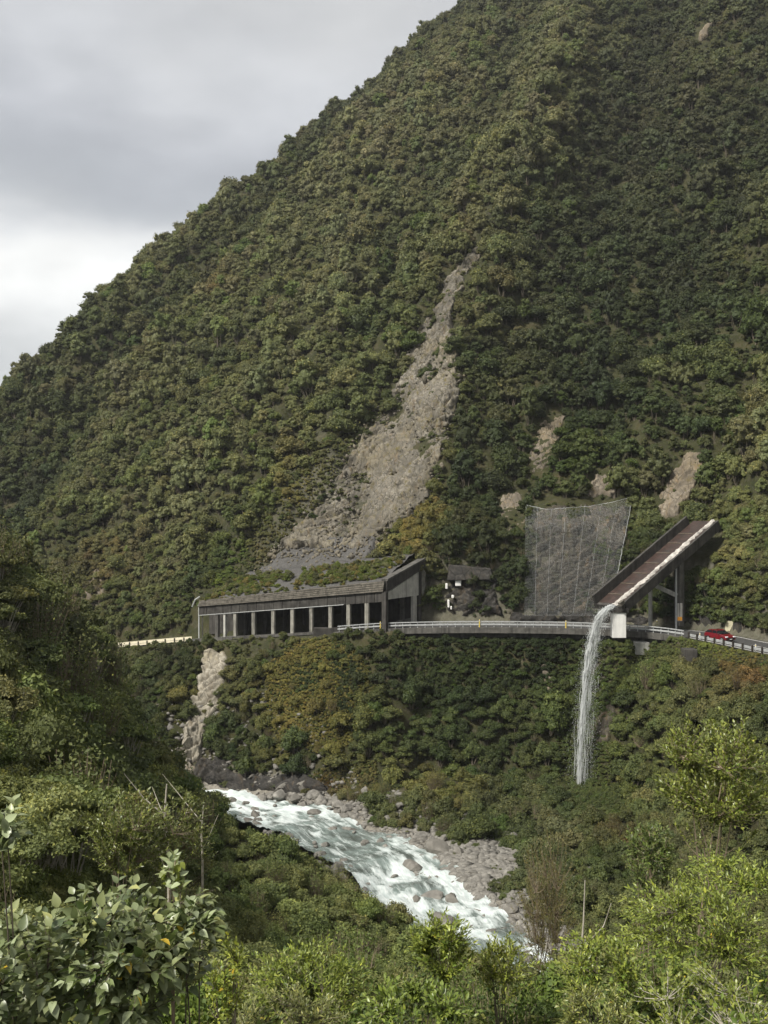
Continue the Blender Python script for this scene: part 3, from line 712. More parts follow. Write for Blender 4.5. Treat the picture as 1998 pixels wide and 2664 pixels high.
# patches of other growth, plus the left spur's shade painted in as DARK: centre of the patch as seen in the photograph, its radii there, colour, strength
ZONES = [(850, 1790, 110, 120, GOLD, .95), (740, 1850, 90, 90, GOLD, .8), (1080, 1400, 60, 90, GOLD, .9), (1130, 1330, 50, 60, GOLD, .6), 
         (760, 1960, 120, 60, GOLD, .45), (1060, 2020, 140, 45, GOLD, .7), (900, 2050, 110, 40, TAN, .7), (1170, 2060, 80, 50, GOLD, .6), (820, 2040, 60, 35, RUST, .8),
         (1230, 620, 60, 50, TAN, .6), (1280, 780, 90, 120, OLIVE, .6), (1340, 880, 60, 80, TAN, .5), (1500, 1180, 120, 90, FRESH, .3), (1430, 1230, 60, 90, FRESH, .5), (950, 1540, 120, 50, LIME, .75), (700, 1400, 90, 160, TAN, .6), (600, 1440, 50, 70, FRESH, .7), (760, 1260, 70, 120, GOLD, .45), (680, 1300, 60, 100, FRESH, .5), (620, 1520, 90, 40, LIME, .7),
         (1600, 1420, 60, 120, FRESH, .4), (1210, 1430, 60, 80, RUST, .3), (1940, 1760, 110, 70, RUST, .8), (1880, 1690, 90, 30, LIME, .7), (1650, 1950, 60, 160, OLIVE, .8), (1620, 2010, 60, 80, GOLD, .4),
         (1600, 2190, 70, 60, RUST, .5), (1650, 2240, 40, 50, RUST, .6), (560, 740, 70, 40, RUST, .45), (600, 720, 60, 40, TAN, .4), (270, 1500, 90, 130, RUST, .4), (800, 470, 60, 40, TAN, .35), (480, 1860, 60, 80, GOLD, .5),
         (1050, 2190, 160, 40, OLIVE, .6), (1440, 2250, 80, 180, BROWN, .6), (1850, 2000, 130, 160, LIME, .35), (1600, 1900, 160, 250, FRESH, .3), (1850, 1850, 150, 120, OLIVE, .4),
         (1250, 1900, 250, 200, GREEN, .4), (250, 1750, 160, 300, DARK, .5), (60, 1500, 120, 300, DARK, .5), (150, 2000, 160, 130, FRESH, .35), (1780, 1560, 120, 120, FRESH, .35), (1900, 1480, 90, 200, GOLD, .2),  # both DARK patches put the spur's shaded side into the tints
         (100, 1000, 200, 60, BROWN, .4), (1780, 350, 250, 250, BROWN, .35), (1250, 300, 250, 250, BROWN, .3), (1350, 900, 150, 200, OLIVE, .4), (700, 700, 150, 400, GREEN, .35), (1600, 900, 150, 300, DARK, .35)]
def tint_at(P, rs, broad=1.0):
    x, y, z = P[:, 0], P[:, 1], P[:, 2]
    a = fbm(x / 17, y / 17, z / 17, seed=71, octv=3); b = fbm(x / 6, y / 6, z / 6, seed=77, octv=2) + rs.normal(0, 0.38, len(P)); e = fbm(x / 40, y / 40, z / 40, seed=79, octv=2)
    rb = np.where(y > 150, rib_field(x, y), 0)                  # paler canopy on the spurs, darker canopy in the gullies
    w = 0.45 * a + 0.55 * b + 0.25 * e + 1.0 * rb + 0.12
    t = np.interp(w, [-1.0, -0.35, 0.05, 0.5, 1.0], [0, 1, 2, 3, 4])
    pal = np.stack([DARK, GREEN * 0.7 + 0.3 * DARK, GREEN * 0.6 + OLIVE * 0.4, OLIVE * 0.9 + GREEN * 0.1, OLIVE * 0.45 + BROWN * 0.55])
    i = np.clip(t.astype(int), 0, 3); f = (t - i)[:, None]
    c = pal[i] * (1 - f) + pal[i + 1] * f
    up = sstep(20, 110, z)[:, None]                      # browner, drier canopy high on the mountain
    c = c * (1 - 0.35 * up) + BROWN * 0.95 * 0.35 * up
    u, v = project(P)
    for zu, zv, ru, rv, k, s in ZONES:
        w = s * np.exp(-(((u - zu) / ru) ** 2 + ((v - zv) / rv) ** 2) ** 1.3) * np.clip(0.8 + 0.9 * b, 0.0, 1.3)
        w = np.clip(w, 0, 1)[:, None]; c = c * (1 - w) + k * w
    gz = ((((u - 830) / 150) ** 2 + ((v - 1815) / 150) ** 2 < 1) & (b > -0.55) & (y > 130))[:, None]
    c = np.where(gz, c * 0.42 + GOLD * 0.58, c)
    dr_, _ = polydist(x, y, RIVER_S); c = np.where(((dr_ < 0) & ((x > -14) | (z < -12)))[:, None], c * 1.25 + FRESH * 0.10, c)
    fr = (rs.random(len(P)) < 0.05)[:, None]
    c = np.where(fr, c * 0.5 + FRESH * 0.42, c)
    c = np.where((y < 160)[:, None] & (y > 100)[:, None] & (x < 32)[:, None], c * np.array([0.78, 0.84, 0.80]), c)
    return c * (1 + 0.35 * np.clip(rb, -0.8, 0.8))[:, None] * rs.uniform(0.75, 1.25, (len(P), 1)) * np.array([1, 1, 1]) * (1 + rs.normal(0, 0.035, (len(P), 3)))
def in_patch(u, v, names=None, grow=0.0):
    r = np.zeros(u.shape, bool)
    for rows, nm in PATCHES:
        if names and nm not in names: continue
        vs = [q[0] for q in rows]
        r |= (v > vs[0] - grow) & (v < vs[-1] + grow) & (u > np.interp(v, vs, [q[1] for q in rows]) - grow) & (u < np.interp(v, vs, [q[2] for q in rows]) + grow)
    return r
def visible(P, lift, slack=2.5):
    """can the viewer (or one a step aside) see anything of a plant that stands at P and is lift high?"""
    Q = P + np.array([0, 0, 1.0]) * lift[:, None]
    ok = np.ones(len(P), bool)
    for f in np.linspace(0.05, 0.985, 120):
        X = Q * f
        ok &= (X[:, 2] > H(X[:, 0], X[:, 1]) - slack) | (f * Q[:, 1] < 3)
    return ok
class Hash:
    def __init__(self, c): self.c = c; self.d = {}
    def free(self, p, r):
        k = tuple((p // self.c).astype(int)); m = int(math.ceil(r / self.c))
        for i in range(-m, m + 1):
            for j in range(-m, m + 1):
                for l in range(-m, m + 1):
                    for q, rq in self.d.get((k[0] + i, k[1] + j, k[2] + l), ()):
                        d = p - q
                        if d @ d < (0.5 * (r + rq)) ** 2: return False
        self.d.setdefault(k, []).append((p, r)); return True
PLANTS = []      # (kind, P, n, radius, stretch, tint)
def scatter(n, xr, yr, rfun, kfun, keep, seed, pack=1.0, cell=4.0, sink=0.25, area=True, margin=170):
    rs = np.random.default_rng(seed)
    x = rs.uniform(*xr, n); y = rs.uniform(*yr, n)
    P = np.stack([x, y, H(x, y)], 1); u, v = project(P)
    k = (u > -margin) & (u < 1998 + margin) & (v > -margin) & (v < 2664 + 350); P, u, v, x, y = P[k], u[k], v[k], x[k], y[k]
    nrm = Hn(x, y)
    if area:
        k = rs.random(len(x)) < np.minimum(1, 0.3 / np.maximum(nrm[:, 2], 0.12)); x, y, nrm, P, u, v = x[k], y[k], nrm[k], P[k], u[k], v[k]
    s, _ = polydist(x, y, EDGE_S); dr, _ = polydist(x, y, RIVER_S)
    r = rfun(P, rs, s, dr, u, v)
    k = keep(P, u, v, s, dr, nrm) & (r > 0)
    P, nrm, r, u, v, s, dr = P[k], nrm[k], r[k], u[k], v[k], s[k], dr[k]
    k = visible(P, r * 2.2); P, nrm, r, u, v, s, dr = P[k], nrm[k], r[k], u[k], v[k], s[k], dr[k]
    hs = Hash(cell); good = []
    for i in np.argsort(-r * rs.uniform(0.6, 1.4, len(r))):
        if hs.free(P[i], r[i] * 1.25 * pack): good.append(i)
    g = np.array(good, int)
    tint = tint_at(P[g], rs)
    kinds = kfun(P[g], rs, u[g], v[g], s[g], dr[g])
    for q, i in enumerate(g):
        if kinds[q] == 'tussock': r[i] = min(r[i], 0.38)
        elif kinds[q] == 'fern': r[i] = min(r[i], 0.8)
        lean = nrm[i].copy(); lean[2] = 0
        PLANTS.append([kinds[q], P[i] - np.array([0, 0, r[i] * sink]) + lean * r[i] * 0.35, nrm[i], r[i], rs.uniform(0.85, 1.25), tint[q]])
    return len(g)
def structures_free(P, s):
    """leave the road, the shelter and its roof clear"""
    x = P[:, 0]
    road = (s > -0.6) & (s < 9.2)
    roof = (x > -35) & (x < 3.5) & (s > -1.5) & (s < 12.5)
    A_, B_ = np.array([31.6, 145.3]), np.array([48.6, 157.2]); d_ = B_ - A_; tt_ = np.clip(((P[:, :2] - A_) @ d_) / (d_ @ d_), 0, 1)
    chute = (np.linalg.norm(P[:, :2] - A_ - tt_[:, None] * d_, axis=1) < 3.4) & (P[:, 2] > -17.4 + 11 * tt_ - 1.5)
    return ~(road | roof | chute)
# mountain forest
def r_mtn(P, rs, s, dr, u, v):
    r = np.exp(rs.normal(0.06, 0.48, len(P))).clip(0.42, 3.4)
    r = np.where(in_patch(u, v - 45, ('cliff_rock', 'earth_slip', 'rock_slope'), np.where(v < 950, 6, -14)), np.minimum(r, 0.6), r)
    return r * np.interp(s, [8, 25, 60], [0.62, 0.85, 1.0])
def k_mtn(P, rs, u, v, s, dr):
    q = rs.random(len(P)); out_ = np.where(q < 0.40, 'far_tree', np.where(q < 0.95, 'far_olive', 'fern'))
    return out_
def keep_mtn(P, u, v, s, dr, n):
    bareP = in_patch(u, v, ('rock_slope', 'scree_apron'), np.where(v < 880, 8, -12) + 24 * vnoise(P[:, 0] / 4, P[:, 1] / 4, P[:, 2] / 4, seed=111)) | in_patch(u, v, ('net_rock',), 8) | in_patch(u, v, ('cliff_rock', 'earth_slip'), 0)
    slim = (v > 1120) & (v < 1520) & (u > 600) & (u < 1010) & (u > np.interp(v, [1120, 1300, 1500], [900, 740, 560])) & (u < np.interp(v, [1120, 1300, 1500], [960, 850, 700]))   # grassy flank of the slide
    return (dr > 0) & (s > 9.2) & structures_free(P, s) & ~bareP & ~slim
n_m = scatter(170000, (-150, 150), (150, 440), r_mtn, k_mtn, keep_mtn, 11, 0.80)
# the cutting above the road: low bush clinging to the steep rock
def r_cut(P, rs, s, dr, u, v): return np.minimum(np.exp(rs.normal(-0.35, 0.35, len(P))).clip(0.35, 1.6), np.where(in_patch(u, v, ('net_rock',), 22), 0.5, 9))
def k_cut(P, rs, u, v, s, dr):
    q = rs.random(len(P)); return np.where(q < 0.55, 'mid_tree', np.where(q < 0.88, 'heath', np.where(q < 0.95, 'twiggy', 'fern')))
def keep_cut(P, u, v, s, dr, n):
    net_ = (in_patch(u, v, ('cliff_rock', 'net_rock'), -4) & (vnoise(P[:, 0] / 2.2, P[:, 2] / 2.2, seed=95) < 0.15))
    foot = (P[:, 2] < -15.4) & (rng.random(len(P)) < 0.6)
    return (dr > 0) & (s > 9.0) & (s < 19) & structures_free(P, s) & ~net_ & ~foot & ~in_patch(u, v, ('scree_apron', 'rock_slope'), 0)
n_c = scatter(60000, (3, 72), (95, 182), r_cut, k_cut, keep_cut, 17, 0.78, 2.0)
n_c += scatter(20000, (-75, -30), (175, 225), r_cut, k_cut, keep_cut, 18, 0.8, 2.0)
# gorge wall below the road and the far bank
def goldz(u, v): return (((u - 830) / 150) ** 2 + ((v - 1810) / 150) ** 2 < 1) | (((u - 1000) / 200) ** 2 + ((v - 2030) / 50) ** 2 < 1)
def r_gorge(P, rs, s, dr, u, v):
    cap = np.where((P[:, 0] > 2) & (P[:, 0] < 39) & (P[:, 2] > -20.6), 0.9, 9) * np.where(goldz(u, v), 0.6, 1.0)
    return np.minimum(cap, 1.0) * np.exp(rs.normal(-0.2, 0.38, len(P))).clip(0.4, 2.2) * np.where(s > -3.2, 0.62, 1.0)
def k_gorge(P, rs, u, v, s, dr):
    q = rs.random(len(P))
    return np.where(goldz(u, v) & (q < 0.62), 'tussock', np.where(q < 0.58, 'mid_tree', np.where(q < 0.92, 'heath', np.where(q < 0.96, 'twiggy', 'fern'))))
fan = lambda P: np.exp(-(((P[:, 0] - 10.5) / 6) ** 2 + ((P[:, 1] - 115) / 7) ** 2)) > 0.42
pool = lambda P: (P[:, 0] > 24.2) & (P[:, 0] < 31) & (P[:, 1] > 127) & (P[:, 1] < 147) & (P[:, 2] < -26)
def keep_gorge(P, u, v, s, dr, n): return ((dr > 8.2 + 2.4 * vnoise(P[:, 0] / 4, P[:, 1] / 4, seed=5)) | ((dr > 4.6) & (P[:, 0] < -8) & (P[:, 2] > -38.6))) & (s < np.where((P[:, 0] > 3) & (P[:, 0] < 39), 1.0, -0.9)) & ~in_patch(u, v, ('gorge_rock',), -5) & ~fan(P) & ~pool(P) & ~((P[:, 0] > 3) & (P[:, 0] < 39) & (P[:, 2] > -19.4)) & ~((P[:, 0] > 39) & (s > -4.2))
n_g = scatter(110000, (-85, 75), (60, 200), r_gorge, k_gorge, keep_gorge, 12, 0.74, 3.0)
# the viewer's bank: left spur and the slope down to the river
def r_near(P, rs, s, dr, u, v):
    spur = (P[:, 0] < -12 - (P[:, 1] - 40) * 0.10)
    return np.where(spur, np.exp(rs.normal(0.38, 0.32, len(P))).clip(0.7, 2.6), np.exp(rs.normal(-0.18, 0.28, len(P))).clip(0.45, 1.4))
def k_near(P, rs, u, v, s, dr):
    q = rs.random(len(P)); spur = (P[:, 0] < -12 - (P[:, 1] - 40) * 0.10)
    left = np.where(q < 0.40, 'umbrella', np.where(q < 0.85, 'mid_tree', 'twiggy'))
    low = np.where(q < 0.72, 'heath', np.where(q < 0.9, 'mid_tree', 'twiggy'))
    out_ = np.where(spur, left, low); nr = P[:, 1] < 60
    out_ = np.where(nr & (out_ == 'umbrella'), 'near_umbrella', np.where(nr & ((out_ == 'mid_tree') | (out_ == 'heath')), 'near_tree', out_)); return out_
def keep_near(P, u, v, s, dr, n): return (dr < -7.0) & (P[:, 1] > 20)
n_n = scatter(50000, (-75, 45), (20, 150), r_near, k_near, keep_near, 13, 0.78, 3.0)
# pale-stemmed flat-topped shrubs on the lower flank of the left spur
for uu, vv, rp in ((30, 1887, 46), (90, 1929, 38), (130, 1947, 40), (178, 2016, 52), (193, 2065, 40), (18, 1960, 50), (105, 1718, 36), (130, 1793, 40), (60, 1986, 42), (145, 1760, 20), (232, 2100, 40), (110, 2060, 50), (20, 2060, 46), (90, 1830, 34), (255, 2160, 44), (150, 2130, 46)):
    yy_ = np.arange(28, 84, 1.0); tp_ = np.array([at(uu, vv - rp * 0.3, q) for q in yy_]); gap_ = tp_[:, 2] - H(tp_[:, 0], yy_); Yc = float(yy_[np.argmin(np.abs(gap_ - 2.6 * rp / FPX * yy_))])
    r_ = rp / FPX * Yc / 0.88; top_ = at(uu, vv - rp * 0.3, Yc); g_ = float(H(top_[0], Yc)); hgt = max(top_[2] - g_, 1.5 * r_)
    PLANTS.append(['near_umbrella', np.array([top_[0], Yc, top_[2] - hgt]), np.array([0, 0, 1.]), r_, hgt / (1.5 * r_), FRESH * (0.62 if vv > 1850 else 0.5)])
# tussock and low growth on the slide, the roof, the rock ribs and the road verge
def r_low(P, rs, s, dr, u, v): return rs.uniform(0.25, 0.75, len(P))
def k_low(P, rs, u, v, s, dr): return np.where(rs.random(len(P)) < 0.55, 'tussock', 'heath')
def keep_low(P, u, v, s, dr, n):
    slide = in_patch(u, v, ('rock_slope',)) & (vnoise(P[:, 0] / 3, P[:, 1] / 3, P[:, 2] / 3, seed=88) > np.interp(v, [640, 800, 950, 1100], [-0.5, -0.1, 0.2, 0.3]))
    flank = (v > 1100) & (v < 1540) & (u > np.interp(v, [1100, 1300, 1500], [880, 720, 540])) & (u < np.interp(v, [1100, 1300, 1500], [960, 850, 720])) & ~in_patch(u, v, ('scree_apron',))
    roofback = (P[:, 0] > -36) & (P[:, 0] < 4) & (s > 10.5) & (s < 16) & ~in_patch(u, v, ('scree_apron', 'rock_slope'), -10)
    cliff = in_patch(u, v, ('cliff_rock', 'net_rock', 'gorge_rock', 'earth_slip')) & (vnoise(P[:, 0] / 1.6, P[:, 1] / 1.6, P[:, 2] / 1.6, seed=89) > 0.12)
    verge = (P[:, 0] > 38) & (s > -4) & (s < -0.6)
    bank = (dr > 7) & (dr < 12) & (vnoise(P[:, 0] / 2, P[:, 1] / 2, seed=90) > 0.25)
    return (dr > 0) & (slide | flank | roofback | cliff | verge | bank) & ~((s > -0.6) & (s < 9))
n_l = scatter(52000, (-60, 60), (90, 290), r_low, k_low, keep_low, 14, 0.9, 2.0, sink=0.1)
def keep_flank(P, u, v, s, dr, n):
    f = (v > 1040) & (v < 1545) & (u > np.interp(v, [1040, 1120, 1300, 1500], [930, 860, 700, 530])) & (u < np.interp(v, [1040, 1120, 1300, 1500], [1010, 965, 860, 730]))
    g = (v > 1240) & (v < 1500) & (u > 980) & (u < 1180)
    return (dr > 0) & (s > 12.5) & (f | g) & ~in_patch(u, v, ('scree_apron',), 0) & (in_patch(u, v, ('rock_slope',), 0) < 0.5)
n_l += scatter(60000, (-34, 16), (165, 232), r_low, k_low, keep_flank, 15, 0.8, 2.0, sink=0.1)
def keep_top(P, u, v, s, dr, n): return in_patch(u, v, ('rock_slope',), 6) & (v < 1010) & (fbm(P[:, 0] / 4, P[:, 1] / 4, P[:, 2] / 4, seed=101, octv=2) > np.interp(v, [640, 760, 1000], [0.15, 0.2, 0.5]))
n_l += scatter(40000, (-5, 35), (175, 262), lambda P, rs, s, dr, u, v: rs.uniform(0.4, 1.3, len(P)), lambda P, rs, u, v, s, dr: np.where(rs.random(len(P)) < 0.6, 'heath', 'mid_tree'), keep_top, 16, 0.8, 2.0, sink=0.0)
# fringe of small bush right under the viaduct deck, the road verge and round the foot of the fall
small = lambda P, rs, s, dr, u, v: rs.uniform(0.28, 0.6, len(P))
kinds_ = lambda P, rs, u, v, s, dr: np.where(rs.random(len(P)) < 0.5, 'heath', np.where(rs.random(len(P)) < 0.6, 'mid_tree', np.where(rs.random(len(P)) < 0.5, 'fern', 'tussock')))
n_l += scatter(26000, (1, 42), (141, 162), small, kinds_, lambda P, u, v, s, dr, n: (s < 1.6) & (s > -4.5) & (P[:, 2] < -18.95), 21, 0.75, 1.5, sink=0.1, area=False)
n_l += scatter(9000, (22, 33), (126, 150), lambda P, rs, s, dr, u, v: rs.uniform(0.2, 0.42, len(P)), kinds_, lambda P, u, v, s, dr, n: pool(P), 22, 0.75, 1.5, sink=0.1, area=False)
n_l += scatter(16000, (38, 62), (100, 150), lambda P, rs, s, dr, u, v: rs.uniform(0.18, 0.36, len(P)), lambda P, rs, u, v, s, dr: np.where(rs.random(len(P)) < 0.75, 'tussock', 'heath'), lambda P, u, v, s, dr, n: (s < -0.35) & (s > -4.4), 23, 0.8, 1.5, sink=0.1, area=False)
n_l += scatter(30000, (-18, -1), (138, 163), lambda P, rs, s, dr, u, v: rs.uniform(0.2, 0.42, len(P)), lambda P, rs, u, v, s, dr: np.where(rs.random(len(P)) < 0.7, 'tussock', 'heath'), lambda P, u, v, s, dr, n: goldz(u, v) & (dr > 8) & (s < -1.5), 24, 0.62, 1.5, sink=0.0, area=False)
# dark bush along the crevice of the slide
cre = np.array([(1030, 1130), (985, 1205), (930, 1250), (880, 1290), (830, 1335), (770, 1390), (1150, 900), (1120, 960), (1100, 880), (1180, 820), (1060, 1040)])
rsv = np.random.default_rng(61)
CP = ground_at(np.repeat(cre[:, 0], 7) + rsv.normal(0, 14, 7 * len(cre)), np.repeat(cre[:, 1], 7) + rsv.normal(0, 14, 7 * len(cre)), 120)
for p_ in CP[~np.isnan(CP[:, 0])]:
    PLANTS.append(['heath', p_ + np.array([0, -0.3, 0.2]), np.array([0, 0, 1.]), rsv.uniform(0.4, 0.95), rsv.uniform(0.7, 1.0), (DARK if rsv.random() < 0.5 else OLIVE) * rsv.uniform(0.7, 1.1)])
print('plants', n_m, n_g, n_n, n_l)

# the 300 trees (and 220 shrubs) that show largest are objects of their own; the rest is the forest as a mass
GROUPS = {'far_tree': 'tree', 'far_olive': 'tree', 'mid_tree': 'tree', 'umbrella': 'tree', 'near_tree': 'tree', 'near_umbrella': 'tree', 'heath': 'shrub', 'twiggy': 'shrub', 'fern': 'fern', 'tussock': 'tussock'}
def tone(c):
    r, g, b = c
    if r > 0.17 and r > 1.1 * g: return 'golden'
    if r > 1.35 * g: return 'rusty brown'
    if g > 0.145: return 'bright green'
    if r > 1.02 * g: return 'olive-brown'
    if g < 0.085: return 'dark green'
    return 'olive-green' if r > 0.86 * g else 'mid-green'
LANDMARKS = [(1250, 650, 'top of the rock slide'), (1110, 950, 'upper part of the rock slide'), (1010, 1220, 'middle of the rock slide'), (850, 1450, 'scree above the shelter'), (520, 1590, 'left end of the shelter'), (760, 1620, 'middle columns of the shelter'),
             (1050, 1540, 'right end of the shelter'), (1500, 1310, 'top of the hanging net'), (1640, 1450, 'right side of the net'), (1370, 1500, 'left side of the net'), (1800, 1360, 'upper end of the chute'), (1606, 1610, 'white pier'), (1880, 1650, 'red car'),
             (1950, 1700, 'guardrail at right'), (1520, 1900, 'waterfall'), (1510, 2060, 'foot of the waterfall'), (1200, 1660, 'middle of the viaduct'), (550, 1760, 'pale rock rib'), (480, 1990, 'pale slabs at the river'), (640, 2090, 'upper rapids of the river'),
             (900, 2160, 'middle rapids of the river'), (1120, 2350, 'lower rapids of the river'), (1250, 2240, 'gravel fan'), (0, 980, 'left end of the skyline'), (350, 720, 'lower skyline'), (700, 420, 'middle of the skyline'), (1100, 40, 'top of the skyline'),
             (1998, 60, 'top right corner'), (1998, 600, 'right edge of the mountain'), (1500, 550, 'upper right mountainside'), (1998, 1150, 'right edge above the road'), (1600, 950, 'slope above the net'), (250, 1480, 'rusty earth slip'), (380, 1670, 'cream guardrail'), (0, 1350, 'upper left spur'),
             (60, 1650, 'left edge of the spur'), (250, 1800, 'dark flank of the spur'), (100, 2000, 'pale-stemmed thicket at left'), (435, 2150, 'bare pale trunk'), (750, 2300, 'near bank left of the river'), (800, 2560, 'bottom left bushes'), (1420, 2350, 'tall brown twiggy bush'),
             (1850, 2000, 'loose yellowish bush'), (1700, 1900, 'slope right of the waterfall'), (1600, 2230, 'rusty right slope'), (1998, 1950, 'right edge below the road'), (850, 1820, 'golden patch below the shelter'), (1280, 1850, 'gorge wall left of the waterfall'), (300, 1100, 'left mountainside'), (700, 900, 'mountainside left of the slide'), (1350, 900, 'mountainside right of the slide'), (450, 1300, 'lower left mountainside')]
LM = np.array([q[:2] for q in LANDMARKS], float)
def place_key(u, v):
    d = np.hypot(LM[:, 0] - u, LM[:, 1] - v); i = int(np.argmin(d)); a = math.degrees(math.atan2(LM[i, 1] - v, u - LM[i, 0]))
    dirs = ['right of', 'above right of', 'above', 'above left of', 'left of', 'below left of', 'below', 'below right of']
    return LANDMARKS[i][2], dirs[int(((a + 22.5) % 360) // 45)], float(d[i])
ORD = [q + 'nearest' for q in ('', 'second ', 'third ', 'fourth ', 'fifth ', 'sixth ', 'seventh ', 'eighth ', 'ninth ', 'tenth ', 'eleventh ', 'twelfth ', 'thirteenth ', 'fourteenth ', 'fifteenth ', 'sixteenth ', 'seventeenth ', 'eighteenth ', 'nineteenth ', 'twentieth ')]
def unique_labels(items):
    """items: (object, description, u, v) -> label by nearest landmark, ranked by distance to it where several look alike"""
    fam = {}
    for o, desc, u, v in items:
        nm, dr_, d = place_key(u, v); fam.setdefault((desc, nm, dr_), []).append((d, o))
    for (desc, nm, dr_), lst in fam.items():
        lst.sort(key=lambda q: q[0])
        for k, (d, o) in enumerate(lst):
            o['label'] = f'{desc} {dr_} the {nm}' + ('' if len(lst) == 1 else f', {ORD[min(k, 19)]}')
app = np.array([p[3] / p[1][1] for p in PLANTS]); PU, PV = project(np.array([p[1] for p in PLANTS]))
inside = (PU > 15) & (PU < 1983) & (PV > 30) & (PV < 2640)
solo = set()
for kind_, most in (('tree', 300), ('shrub', 220)):
    c = [i for i in np.argsort(-app) if inside[i] and GROUPS[PLANTS[i][0]] == kind_][:most]
    solo.update(c)
def plant_matrix(p, rs):
    kind, P, n, r, st, tint = p
    return Matrix.LocRotScale(Vector(P), Euler((rs.uniform(-0.12, 0.12), rs.uniform(-0.12, 0.12), rs.uniform(0, 6.28))), Vector((r, r, r * st)))
rs = np.random.default_rng(5)
SIZEW = {0: 'small', 1: 'broad'}
LABELLED = []
for i in sorted(solo):
    p = PLANTS[i]; kd = p[0]; cm, sm = KIND[kd][rs.integers(len(KIND[kd]))]
    word = {'far_tree': 'round-crowned tree', 'far_olive': 'tufted tree', 'mid_tree': 'round-crowned tree', 'umbrella': 'flat-topped tree', 'near_tree': '', 'near_umbrella': '', 'heath': 'low rounded shrub', 'twiggy': 'open twiggy shrub'}[kd]
    e = empty('tree' if GROUPS[kd] == 'tree' else 'shrub')
    e.matrix_basis = plant_matrix(p, rs)
    word = {'far_tree': 'round tree', 'far_olive': 'tufted tree', 'mid_tree': 'round tree', 'umbrella': 'flat-topped tree', 'near_tree': 'round tree', 'near_umbrella': 'flat-topped tree', 'heath': 'low shrub', 'twiggy': 'twiggy shrub'}[kd]
    LABELLED.append((e, ('big ' if p[3] > (2.6 if p[1][1] > 150 else 1.6) else 'small ' if p[3] < (1.6 if p[1][1] > 150 else 0.8) else '') + tone(p[5]) + ' ' + word, PU[i], PV[i]))
    tag(e, None, GROUPS[kd], 'trees of the gorge and mountain' if GROUPS[kd] == 'tree' else 'shrubs of the gorge and banks')
    o = bpy.data.objects.new('crown', cm); o['tint'] = [float(q) for q in p[5]]; o.parent = e; col.objects.link(o)
    if sm is not None:
        o = bpy.data.objects.new('trunk', sm); o.parent = e; col.objects.link(o)
unique_labels(LABELLED)
def instancer(name, plants, kinds, label, seed):
    """one object of kind stuff: plants too many to count, drawn on points"""
    pr = bpy.data.collections.new(name + '_sources'); names = []
    for kd in kinds:
        for j, (cm, sm) in enumerate(KIND[kd]):
            o = bpy.data.objects.new(f'{len(names):03d}', None) if False else bpy.data.objects.new(f'{name}_{len(names):03d}', joined(cm, sm)); pr.objects.link(o); names.append(kd)
    rs = np.random.default_rng(seed); pick = {kd: [i for i, q in enumerate(names) if q == kd] for kd in kinds}
    n = len(plants)
    me = bpy.data.meshes.new(name); me.vertices.add(n); me.vertices.foreach_set('co', np.array([p[1] for p in plants], np.float32).ravel())
    for nm, typ, data in (('pick', 'INT', [pick[p[0]][rs.integers(len(pick[p[0]]))] for p in plants]),
                          ('turn', 'FLOAT_VECTOR', np.stack([rs.uniform(-0.12, 0.12, n), rs.uniform(-0.12, 0.12, n), rs.uniform(0, 6.28, n)], 1)),
                          ('size', 'FLOAT_VECTOR', [(p[3], p[3], p[3] * p[4]) for p in plants]), ('tint', 'FLOAT_VECTOR', [p[5] for p in plants])):
        a = me.attributes.new(nm, typ, 'POINT'); a.data.foreach_set('value' if typ == 'INT' else 'vector', np.asarray(data, np.int32 if typ == 'INT' else np.float32).ravel())
    o = bpy.data.objects.new(name, me); col.objects.link(o)
    g = bpy.data.node_groups.new(name, 'GeometryNodeTree')
    g.interface.new_socket('Geometry', in_out='INPUT', socket_type='NodeSocketGeometry'); g.interface.new_socket('Geometry', in_out='OUTPUT', socket_type='NodeSocketGeometry')
    N_ = g.nodes; Lk = g.links
    gi, go = N_.new('NodeGroupInput'), N_.new('NodeGroupOutput')
    ci = N_.new('GeometryNodeCollectionInfo'); ci.inputs['Collection'].default_value = pr; ci.inputs['Separate Children'].default_value = True; ci.inputs['Reset Children'].default_value = True
    ip = N_.new('GeometryNodeInstanceOnPoints'); ip.inputs['Pick Instance'].default_value = True
    def na(nm, dt):
        q = N_.new('GeometryNodeInputNamedAttribute'); q.data_type = dt; q.inputs['Name'].default_value = nm; return q.outputs[0]
    e2r = N_.new('FunctionNodeEulerToRotation')
    Lk.new(gi.outputs[0], ip.inputs['Points']); Lk.new(ci.outputs[0], ip.inputs['Instance']); Lk.new(na('pick', 'INT'), ip.inputs['Instance Index'])
    Lk.new(na('turn', 'FLOAT_VECTOR'), e2r.inputs[0]); Lk.new(e2r.outputs[0], ip.inputs['Rotation']); Lk.new(na('size', 'FLOAT_VECTOR'), ip.inputs['Scale']); Lk.new(ip.outputs[0], go.inputs[0])
    md = o.modifiers.new('plants', 'NODES'); md.node_group = g
    tag(o, label, kind='stuff')
    return o
def joined(cm, sm):
    if sm is None: return cm
    import bmesh
    bm = bmesh.new(); bm.from_mesh(cm); lay = bm.verts.layers.float.get('leafvar'); nf = len(bm.faces); bm.from_mesh(sm)
    for f in list(bm.faces)[nf:] if False else []: pass
    bm.faces.ensure_lookup_table()
    for k in range(nf, len(bm.faces)): bm.faces[k].material_index = 1
    me = bpy.data.meshes.new('plant'); bm.to_mesh(me); bm.free()
    me.materials.append(cm.materials[0]); me.materials.append(sm.materials[0])
    return me
rest = [p for i, p in enumerate(PLANTS) if i not in solo]
